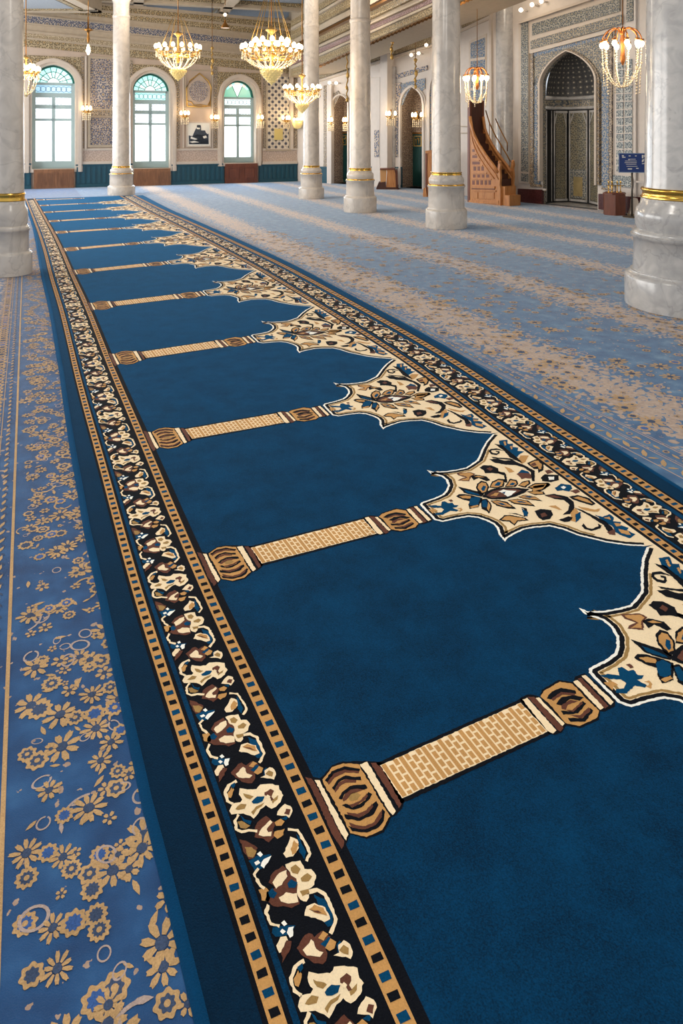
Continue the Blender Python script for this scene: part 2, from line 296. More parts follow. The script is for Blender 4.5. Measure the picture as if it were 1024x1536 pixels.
SPAN=[('B',0,[(0.5757,0.0592),(0.5919,0.056),(0.61,0.0391),(0.6204,0.0639),(0.6299,0.0631),(0.6344,0.0443),(0.6456,0.0424),(0.6436,0.0225),(0.653,0.0164),(0.6433,0.0071),(0.6323,0.009),(0.6397,-0.0164),(0.6318,-0.0214),(0.6186,-0.0057),(0.5993,-0.0154),(0.5916,-0.0204),(0.5732,-0.0085),(0.5794,0.0026),(0.5947,-0.0024),(0.6072,0.0099),(0.6052,0.0266),(0.5856,0.0393)]),('T',0,[(0.5701,0.0339),(0.5871,0.028),(0.5908,0.0124),(0.5818,0.0141),(0.5717,0.0025)]),('T',0,[(0.6415,-0.0021),(0.6526,-0.0041),(0.6516,-0.019),(0.6401,-0.0299),(0.6356,-0.0168),(0.6428,-0.0184),(0.6477,-0.0113)]),('N',0,[(0.6412,0.0665),(0.6508,0.0657),(0.6505,0.0498),(0.6425,0.0497)]),('K',0,[(0.7022,0.1436),(0.7211,0.1088),(0.7398,0.0742),(0.7451,0.043),(0.7315,0.0353),(0.7112,0.0649),(0.7004,0.0884)]),('B',1,[(0.7078,0.1116),(0.7203,0.0868),(0.7324,0.0567),(0.7312,0.0442),(0.7162,0.0671),(0.7069,0.0842)]),('K',0,[(0.6706,0.08),(0.6839,0.088),(0.7,0.0776),(0.7151,0.0546),(0.731,0.0246),(0.6965,-0.0275),(0.6694,-0.0255),(0.6783,0.0053),(0.6933,0.0221),(0.6809,0.0408),(0.6725,0.0647)]),('T',1,[(0.6786,0.0749),(0.6965,0.0688),(0.7065,0.0536),(0.7004,0.039),(0.6823,0.054)]),('B',1,[(0.7006,0.0443),(0.7186,0.0436),(0.7244,0.0235),(0.7019,-0.0101),(0.6874,-0.0112),(0.6797,-0.0009),(0.686,0.0162)]),('T',1,[(0.6746,-0.0132),(0.6996,-0.0107),(0.6986,-0.0226),(0.6774,-0.0255)]),('K',0,[(0.7226,0.0193),(0.7388,0.0141),(0.7374,-0.0172),(0.7279,-0.048),(0.7023,-0.0879),(0.7048,-0.064),(0.6993,-0.0398)]),('B',1,[(0.7221,0.0087),(0.7343,0.0084),(0.728,-0.0218),(0.7135,-0.0439),(0.7059,-0.0337)]),('T',1,[(0.7344,-0.01),(0.7301,-0.0337),(0.7086,-0.0717),(0.7133,-0.049)]),('K',0,[(0.7427,0.1006),(0.7577,0.1312),(0.7791,0.1468),(0.7885,0.129),(0.7814,0.0929),(0.7626,0.0595),(0.7402,0.0461),(0.7361,0.0654)]),('T',1,[(0.7485,0.1026),(0.7607,0.1235),(0.7761,0.1346),(0.7829,0.1209),(0.7755,0.091),(0.7578,0.0626),(0.7442,0.0602)]),('B',2,[(0.7539,0.0877),(0.7684,0.107),(0.7731,0.0982),(0.7593,0.0729),(0.7496,0.0679)]),('K',0,[(0.7775,0.0839),(0.8019,0.1204),(0.829,0.1328),(0.8438,0.1173),(0.8195,0.0684),(0.7986,0.0646)]),('T',1,[(0.7846,0.0886),(0.8039,0.1133),(0.8265,0.1224),(0.8356,0.1107),(0.8172,0.0756),(0.7981,0.073)]),('B',2,[(0.7966,0.0889),(0.817,0.1108),(0.825,0.0998),(0.8099,0.0803)]),('K',0,[(0.8191,0.0629),(0.8594,0.1133),(0.8721,0.0932),(0.8644,0.0627),(0.8457,0.0457)]),('T',1,[(0.8259,0.0665),(0.856,0.1012),(0.8651,0.0858),(0.8604,0.0653),(0.8452,0.0541)]),('B',2,[(0.8369,0.0688),(0.8535,0.0815),(0.8586,0.0688),(0.846,0.0605)]),('K',0,[(0.8565,0.0503),(0.8792,0.0709),(0.906,0.0715),(0.8984,0.0466),(0.8701,0.0241)]),('T',1,[(0.8617,0.0504),(0.8797,0.0646),(0.8982,0.0645),(0.8934,0.0499),(0.8727,0.034)]),('K',0,[(0.8735,0.022),(0.9085,0.0401),(0.9425,0.0241),(0.9423,0.0006),(0.9179,-0.0126),(0.887,-0.0041)]),('T',1,[(0.8822,0.0221),(0.9067,0.0319),(0.935,0.0171),(0.9189,-0.0017),(0.8913,0.0047)]),('K',1,[(0.7331,0.0342),(0.7594,0.0616),(0.7887,0.071),(0.8179,0.0602),(0.8502,0.037),(0.8759,0.0089),(0.8503,-0.0085),(0.8154,-0.0192),(0.7819,-0.0193),(0.7498,0.0016)]),('N',2,[(0.7481,0.0355),(0.7776,0.0554),(0.8057,0.052),(0.8395,0.0325),(0.8511,0.0113),(0.8201,-0.0001),(0.7895,-0.0024),(0.7535,0.0101)]),('T',3,[(0.757,0.0275),(0.7784,0.0381),(0.7882,0.0318),(0.7721,0.0145)]),('W',3,[(0.7888,0.0426),(0.8078,0.0473),(0.8149,0.0347),(0.8367,0.0172),(0.8096,-0.0044),(0.796,-0.0066),(0.796,0.0211)]),('B',4,[(0.7931,0.0286),(0.8084,0.0299),(0.7973,0.0147)]),('K',0,[(0.7429,-0.0047),(0.7639,-0.013),(0.7807,-0.0401),(0.7821,-0.0992),(0.762,-0.0808),(0.7441,-0.0481)]),('T',1,[(0.7458,-0.012),(0.7613,-0.0189),(0.7753,-0.0473),(0.7783,-0.081),(0.7612,-0.0646),(0.7493,-0.041)]),('B',2,[(0.7508,-0.0239),(0.7642,-0.04),(0.7694,-0.0647),(0.7565,-0.0478)]),('K',0,[(0.7864,-0.0276),(0.816,-0.0361),(0.8358,-0.0654),(0.8356,-0.1134),(0.8125,-0.0877),(0.7909,-0.0629)]),('T',1,[(0.79,-0.0333),(0.8132,-0.0419),(0.8306,-0.0674),(0.8328,-0.0978),(0.816,-0.0804),(0.7971,-0.0584)]),('B',2,[(0.8029,-0.046),(0.8182,-0.0582),(0.8255,-0.078),(0.8079,-0.0622)]),('K',0,[(0.8219,-0.0235),(0.8474,-0.0235),(0.8674,-0.0531),(0.8692,-0.0927),(0.8475,-0.0676),(0.8289,-0.0445)]),('T',1,[(0.8268,-0.0266),(0.8458,-0.0269),(0.8645,-0.0546),(0.8668,-0.0803),(0.8503,-0.0618),(0.8325,-0.0414)]),('B',2,[(0.8349,-0.0319),(0.8499,-0.0362),(0.8608,-0.0577),(0.8471,-0.0509)]),('K',0,[(0.861,-0.0042),(0.8874,-0.0123),(0.9038,-0.0321),(0.8984,-0.0534),(0.8695,-0.0401)]),('T',1,[(0.8642,-0.0108),(0.8848,-0.0175),(0.8988,-0.0333),(0.8953,-0.0446),(0.8724,-0.0341)]),('K',0,[(0.8147,0.2456),(0.8354,0.2577),(0.8551,0.2416),(0.8629,0.209),(0.8541,0.1873),(0.8616,0.1665),(0.8423,0.1726),(0.8307,0.1861),(0.8123,0.1941),(0.8184,0.2184)]),('N',1,[(0.8296,0.2238),(0.8446,0.233),(0.8469,0.2129),(0.8336,0.2027)]),('K',0,[(0.8504,0.1859),(0.8663,0.1672),(0.8627,0.1475),(0.8408,0.0897),(0.8334,0.0944),(0.8547,0.1465),(0.8457,0.1705)]),('N',0,[(0.7384,0.2443),(0.7779,0.2255),(0.7839,0.2035),(0.762,0.1873),(0.747,0.1613),(0.7189,0.1851),(0.7329,0.1938),(0.7485,0.1958),(0.7358,0.2218)]),('T',1,[(0.7433,0.2352),(0.7742,0.2217),(0.7779,0.2049),(0.7606,0.1942),(0.7471,0.1695),(0.7267,0.1837),(0.7528,0.1907),(0.7517,0.2034),(0.742,0.2215)]),('K',0,[(0.766,0.1968),(0.7835,0.1977),(0.8059,0.1691),(0.8031,0.135),(0.7905,0.1336),(0.7803,0.1697),(0.7602,0.1624)]),('T',1,[(0.7725,0.1867),(0.7871,0.1858),(0.7983,0.1666),(0.7823,0.1744)]),('K',0,[(0.9398,0.4113),(0.9571,0.387),(0.9547,0.3205),(0.9524,0.2555),(0.9477,0.2064),(0.9405,0.2303),(0.9332,0.274),(0.9413,0.3422)]),('B',0,[(0.9652,0.4306),(0.9933,0.4236),(0.9789,0.3877),(0.9938,0.3786),(0.9793,0.353),(0.9935,0.3375),(0.9791,0.3123),(0.9949,0.2958),(0.968,0.2789),(0.9512,0.2628),(0.9538,0.3184),(0.9547,0.3611),(0.9497,0.3915)]),('T',1,[(0.9733,0.4118),(0.9815,0.4139),(0.969,0.3798),(0.9621,0.3772)]),('T',1,[(0.9744,0.3628),(0.9825,0.3648),(0.9719,0.3371),(0.965,0.3345)]),('K',0,[(0.9426,0.3347),(0.9245,0.3566),(0.9084,0.3623),(0.9029,0.355),(0.9027,0.3391),(0.9112,0.3272),(0.9188,0.3359),(0.9137,0.343),(0.918,0.3525),(0.927,0.3416),(0.9185,0.3228),(0.9052,0.3137),(0.8935,0.3288),(0.8947,0.3573),(0.9095,0.3751),(0.9302,0.3693)]),('K',0,[(0.8692,0.2942),(0.8928,0.286),(0.9073,0.2575),(0.931,0.2492),(0.9359,0.2203),(0.9466,0.1751),(0.9513,0.128),(0.9151,0.0536),(0.9084,0.058),(0.9363,0.1252),(0.9349,0.1698),(0.9195,0.2049),(0.8937,0.2275),(0.8722,0.2601)]),('K',0,[(0.8835,0.3113),(0.9031,0.2887),(0.9299,0.2669),(0.9385,0.2407),(0.9119,0.2676),(0.8834,0.2957)]),('T',0,[(0.9476,0.2454),(0.9692,0.2715),(0.9928,0.2568),(0.9595,0.2119),(0.9418,0.2037)]),('K',0,[(0.9583,0.1997),(0.9932,0.2142),(1.0068,0.2083),(0.9996,0.1608),(0.9762,0.1184),(0.954,0.1076),(0.967,0.1368),(0.9565,0.1435),(0.9562,0.1665)]),('T',1,[(0.964,0.1923),(0.9883,0.2042),(0.9993,0.1999),(0.9933,0.1622),(0.9757,0.1313),(0.9681,0.1298),(0.9765,0.1562),(0.9618,0.1591)]),('N',2,[(0.9642,0.1832),(0.982,0.1913),(0.9777,0.1682),(0.9624,0.1651)]),('T',0,[(0.8852,0.2138),(0.8942,0.1893),(0.8953,0.1575),(0.8771,0.1567),(0.8811,0.1851)]),('N',0,[(0.8916,0.1352),(0.9188,0.1549),(0.9293,0.1296),(0.9284,0.0994),(0.9138,0.0785),(0.9024,0.0918),(0.8878,0.0891),(0.8919,0.1167)]),('B',1,[(0.8981,0.1396),(0.9211,0.1598),(0.9316,0.1343),(0.9283,0.1179),(0.9133,0.1337)]),('K',0,[(0.9431,0.0673),(0.9656,0.0871),(0.9997,0.0582),(0.9832,0.0211),(0.9545,0.0196),(0.9353,0.0413)]),('W',1,[(0.9659,0.0622),(0.9823,0.0543),(0.9709,0.0318),(0.9565,0.0384)]),('N',0,[(0.9787,0.1135),(0.9942,0.1135),(0.9987,0.0867),(0.9733,0.0821)]),('K',0,[(0.899,0.0383),(0.9455,0.0215),(0.9433,0.0004),(0.9047,-0.0225),(0.8673,-0.0272)]),('T',1,[(0.8941,0.0231),(0.9367,0.0139),(0.9087,-0.0123),(0.8761,-0.014)]),('B',0,[(0.9439,-0.0261),(0.976,-0.0076),(0.9954,-0.0335),(0.9888,-0.0554),(0.9687,-0.0745),(0.9569,-0.054),(0.9396,-0.0491)]),('W',1,[(0.9614,-0.031),(0.974,-0.0261),(0.9764,-0.0408),(0.9628,-0.0475)]),('N',0,[(0.9723,-0.0705),(0.9984,-0.0708),(0.9966,-0.0928),(0.9778,-0.0995)]),('K',0,[(0.8937,-0.0571),(0.9224,-0.0633),(0.9458,-0.1036),(0.9452,-0.1463),(0.9279,-0.1828),(0.8964,-0.2143),(0.8766,-0.2069),(0.9025,-0.1895),(0.9248,-0.157),(0.9264,-0.1217),(0.9057,-0.0959)]),('N',1,[(0.8969,-0.0654),(0.9176,-0.0727),(0.9299,-0.1056),(0.9095,-0.0885)]),('K',0,[(0.9495,-0.106),(0.9775,-0.1094),(0.9959,-0.1489),(0.9922,-0.1953),(0.9773,-0.1998),(0.9627,-0.1638),(0.9507,-0.1315)]),('T',1,[(0.957,-0.1197),(0.9752,-0.1229),(0.9872,-0.1555),(0.985,-0.1905),(0.9708,-0.1582)]),('T',0,[(0.9398,-0.1788),(0.953,-0.1993),(0.9708,-0.2286),(0.99,-0.2295),(0.9707,-0.2459),(0.9517,-0.2277),(0.941,-0.2032)]),('K',0,[(0.8191,-0.1404),(0.8415,-0.1377),(0.8627,-0.161),(0.8531,-0.1915),(0.8321,-0.2114),(0.8114,-0.2067),(0.8108,-0.1805)]),('N',1,[(0.8245,-0.1669),(0.8393,-0.1653),(0.8377,-0.187),(0.819,-0.1916)]),('K',0,[(0.8507,-0.2292),(0.8861,-0.2246),(0.8921,-0.2397),(0.8741,-0.2556),(0.858,-0.2506)]),('T',0,[(0.9073,-0.1985),(0.9305,-0.1869),(0.9206,-0.2245),(0.8839,-0.2676),(0.878,-0.2527)]),('B',1,[(0.9064,-0.2266),(0.9281,-0.2179),(0.9113,-0.2524),(0.8835,-0.2728)]),('K',0,[(0.9279,-0.1828),(0.9399,-0.2141),(0.947,-0.2532),(0.9516,-0.2788),(0.9585,-0.3165),(0.9538,-0.3564),(0.9424,-0.3907),(0.9311,-0.3936),(0.9299,-0.3723),(0.9423,-0.3276),(0.9388,-0.2926),(0.9364,-0.2463)]),('B',0,[(0.954,-0.2578),(0.9645,-0.2817),(0.9918,-0.2769),(0.9903,-0.3041),(0.9766,-0.3228),(0.9934,-0.3392),(0.9804,-0.3524),(0.9917,-0.3809),(0.9812,-0.3899),(0.987,-0.4245),(0.9617,-0.4355),(0.9505,-0.4082),(0.9469,-0.3833),(0.9584,-0.3488),(0.9539,-0.308)]),('T',1,[(0.9647,-0.2896),(0.9836,-0.2907),(0.9761,-0.3115)]),('T',1,[(0.9722,-0.3341),(0.9851,-0.3447),(0.9801,-0.3607),(0.9671,-0.3544)]),('T',1,[(0.9638,-0.3714),(0.9809,-0.398),(0.9742,-0.4234),(0.9569,-0.398)]),('N',1,[(0.9265,-0.3701),(0.9543,-0.3673),(0.9385,-0.3984),(0.9257,-0.3871)]),('K',0,[(0.8994,-0.2865),(0.8884,-0.2977),(0.885,-0.3221),(0.896,-0.3419),(0.9224,-0.3412),(0.9359,-0.3288),(0.9322,-0.3123),(0.9266,-0.3259),(0.9026,-0.3305),(0.8947,-0.3157),(0.8975,-0.2983)]),('T',0,[(0.8682,-0.1317),(0.8883,-0.139),(0.8901,-0.1814),(0.8818,-0.17),(0.8743,-0.1476)]),('K',0,[(0.7098,-0.1378),(0.736,-0.1171),(0.75,-0.1243),(0.7791,-0.1656),(0.7795,-0.1858),(0.7506,-0.1746),(0.7307,-0.1955),(0.73,-0.163),(0.7155,-0.1514)]),('T',1,[(0.7166,-0.1403),(0.7349,-0.1265),(0.7471,-0.1305),(0.7738,-0.1681),(0.7732,-0.1777),(0.7534,-0.1686),(0.7343,-0.1853),(0.735,-0.1584),(0.7205,-0.1449)]),('K',0,[(0.7492,-0.1085),(0.7642,-0.1286),(0.7801,-0.1593),(0.7972,-0.1452),(0.8086,-0.1114),(0.7988,-0.0945),(0.7994,-0.1106),(0.7923,-0.14),(0.7796,-0.1519),(0.7699,-0.1252)]),('B',1,[(0.7966,-0.1035),(0.8009,-0.1375),(0.7854,-0.1628),(0.7818,-0.1473)])]
MIN=[('K',0,[(-0.0148,0.1173),(-0.0066,0.1106),(0.0083,0.0918),(0.0146,0.0947),(0.036,0.1143),(0.0552,0.1131),(0.0924,0.0903),(0.1035,0.0809),(0.1139,0.0699),(0.1121,-0.042),(0.1015,-0.0589),(0.0883,-0.0682),(0.0806,-0.0692),(0.0596,-0.0949),(0.031,-0.0947),(0.0124,-0.0695),(0.0042,-0.0831),(-0.0095,-0.0996),(-0.0136,-0.0985)]),('N',1,[(-0.0114,0.1091),(-0.0041,0.0994),(-0.0019,0.079),(-0.0007,-0.0822),(-0.0084,-0.0947),(-0.012,-0.0457),(-0.0107,0.0429)]),('C',1,[(-0.0006,0.0919),(0.0069,0.0868),(0.0066,0.0541),(0.0096,-0.0686),(0.003,-0.0802),(0.0003,-0.0574),(-0.0003,-0.0007),(0.0001,0.0623)]),('T',1,[(0.0115,0.0857),(0.0344,0.1085),(0.0537,0.1079),(0.076,0.0901),(0.0752,0.0731),(0.0774,0.0263),(0.0771,-0.019),(0.0792,-0.0658),(0.0583,-0.0889),(0.0323,-0.0905),(0.013,-0.0675),(0.0133,-0.0276),(0.0122,0.0277),(0.0102,0.0709)]),('K',2,[(0.0139,0.0802),(0.0302,0.0979),(0.0532,0.0988),(0.0741,0.0767),(0.071,0.0707),(0.0508,0.0906),(0.0311,0.0893),(0.0165,0.0737)]),('N',2,[(0.0158,0.075),(0.0314,0.0903),(0.051,0.0913),(0.0713,0.0717),(0.0686,0.0667),(0.0493,0.0819),(0.03,0.078),(0.0165,0.0659)]),('K',2,[(0.019,0.0554),(0.0336,0.0709),(0.0478,0.0733),(0.0598,0.0606),(0.0687,0.0562),(0.0667,0.0462),(0.0575,0.053),(0.0454,0.0654),(0.0321,0.0621),(0.02,0.0459)]),('N',2,[(0.0206,0.0478),(0.0333,0.0625),(0.0454,0.0654),(0.0592,0.0512),(0.0575,0.0456),(0.0423,0.055),(0.0299,0.0508),(0.02,0.0398)]),('K',2,[(0.0204,0.0222),(0.0296,0.0349),(0.0452,0.0425),(0.0575,0.0386),(0.0691,0.0325),(0.0695,0.021),(0.063,0.0204),(0.0547,0.0297),(0.0435,0.0333),(0.0319,0.0277),(0.0243,0.017)]),('N',2,[(0.0253,0.019),(0.0331,0.0281),(0.0447,0.0333),(0.0566,0.0284),(0.0632,0.021),(0.052,0.0208),(0.0412,0.0219),(0.0297,0.0116),(0.0251,0.0109)]),('D',2,[(0.035,0.0162),(0.0439,0.0235),(0.0518,0.0202),(0.0554,0.0103),(0.046,0.0016),(0.0359,0.0045)]),('K',2,[(0.0204,0.0038),(0.0269,0.0038),(0.0332,-0.0113),(0.0468,-0.01),(0.057,-0.0057),(0.0672,0.0108),(0.071,0.0019),(0.0605,-0.0099),(0.0466,-0.019),(0.0335,-0.0177),(0.024,-0.0059)]),('N',3,[(0.0297,-0.0013),(0.0378,-0.0034),(0.0517,-0.0015),(0.0639,0.0091),(0.0636,0.0011),(0.0546,-0.006),(0.0424,-0.0101),(0.0335,-0.0104)]),('K',2,[(0.0174,-0.0196),(0.0229,-0.024),(0.0349,-0.0412),(0.0508,-0.0388),(0.0641,-0.0215),(0.0717,-0.0184),(0.072,-0.0292),(0.0573,-0.0471),(0.0347,-0.0488),(0.0164,-0.0314)]),('N',3,[(0.0219,-0.0165),(0.0358,-0.0311),(0.0513,-0.0305),(0.0634,-0.0203),(0.0634,-0.0283),(0.0507,-0.0391),(0.0349,-0.0412),(0.0226,-0.0252)]),('K',2,[(0.0148,-0.0497),(0.0224,-0.061),(0.0358,-0.0726),(0.053,-0.0725),(0.0661,-0.059),(0.0743,-0.0421),(0.0758,-0.051),(0.0669,-0.0709),(0.055,-0.0808),(0.0352,-0.0812),(0.0167,-0.0658)]),('N',3,[(0.0184,-0.0426),(0.0264,-0.0549),(0.0379,-0.066),(0.0535,-0.0641),(0.0672,-0.049),(0.074,-0.0419),(0.0665,-0.061),(0.053,-0.0725),(0.0356,-0.0732),(0.0191,-0.0578)]),('C',1,[(0.0775,0.0891),(0.0907,0.0886),(0.0908,0.0568),(0.0913,-0.0594),(0.0836,-0.0658),(0.0821,-0.057),(0.0804,-0.0024),(0.0791,0.0637)]),('N',1,[(0.0948,0.0817),(0.1023,0.0776),(0.1065,0.0584),(0.105,-0.0477),(0.0977,-0.0553),(0.0971,-0.0134),(0.0951,0.0419)]),('K',0,[(0.1022,0.0764),(0.4065,0.104),(0.4046,-0.0221),(0.1046,-0.0474)]),('C',1,[(0.1064,0.0662),(0.3974,0.0931),(0.4004,-0.0131),(0.1105,-0.0353)]),('K',0,[(0.4007,0.1059),(0.4197,0.1097),(0.4325,0.0988),(0.438,0.0873),(0.4517,0.1073),(0.4969,0.1191),(0.5174,0.0967),(0.5305,0.11),(0.553,0.11),(0.5607,0.003),(0.549,-0.0157),(0.5228,-0.0188),(0.5154,-0.0134),(0.5018,-0.034),(0.4574,-0.0363),(0.4385,-0.0155),(0.4219,-0.0291),(0.4067,-0.0274),(0.399,-0.0186)]),('C',1,[(0.4044,0.1),(0.415,0.1003),(0.4162,-0.0191),(0.4065,-0.0233),(0.4017,-0.0108)]),('N',1,[(0.4171,0.1025),(0.4281,0.0954),(0.4307,-0.0203),(0.421,-0.0261),(0.4187,-0.0183)]),('C',1,[(0.428,0.0902),(0.4353,0.0881),(0.4392,-0.0095),(0.4322,-0.014)]),('T',1,[(0.4387,0.0886),(0.4527,0.1021),(0.4955,0.1116),(0.514,0.0906),(0.5129,0.046),(0.5149,-0.0114),(0.5005,-0.0274),(0.4605,-0.0309),(0.4414,-0.0084),(0.4415,0.0179),(0.443,0.0639)]),('K',2,[(0.4465,0.0775),(0.4656,0.0912),(0.4874,0.0919),(0.5073,0.0693),(0.5036,0.059),(0.4807,0.0798),(0.4522,0.0694)]),('N',3,[(0.4529,0.0707),(0.4807,0.0798),(0.502,0.06),(0.4982,0.0553),(0.4783,0.0706),(0.4533,0.0635)]),('K',2,[(0.4534,0.0512),(0.4724,0.0646),(0.4962,0.0593),(0.5111,0.0401),(0.4984,0.035),(0.4856,0.05),(0.461,0.0421)]),('N',2,[(0.4609,0.0439),(0.4845,0.0481),(0.4957,0.0349),(0.4726,0.0365),(0.461,0.025),(0.4558,0.0326)]),('K',2,[(0.4514,0.0285),(0.4705,0.0139),(0.5035,0.0317),(0.5046,0.0207),(0.4758,0.003),(0.4499,0.0143)]),('N',3,[(0.461,0.025),(0.4715,0.0175),(0.4989,0.0312),(0.4998,0.0254),(0.4702,0.0116)]),('K',2,[(0.4526,0.0026),(0.4753,-0.0141),(0.5042,0.0055),(0.5052,-0.0053),(0.4747,-0.026),(0.4511,-0.0112)]),('N',3,[(0.4575,0.0095),(0.476,-0.0038),(0.503,0.0079),(0.5006,-0.0024),(0.4742,-0.0143)]),('C',1,[(0.5186,0.0969),(0.5287,0.0971),(0.5283,-0.0071),(0.518,-0.0099)]),('N',1,[(0.5311,0.1012),(0.5392,0.0998),(0.5384,-0.0091),(0.528,-0.012)]),('C',1,[(0.5428,0.1051),(0.551,0.1037),(0.5536,-0.0031),(0.5435,-0.0088)])]
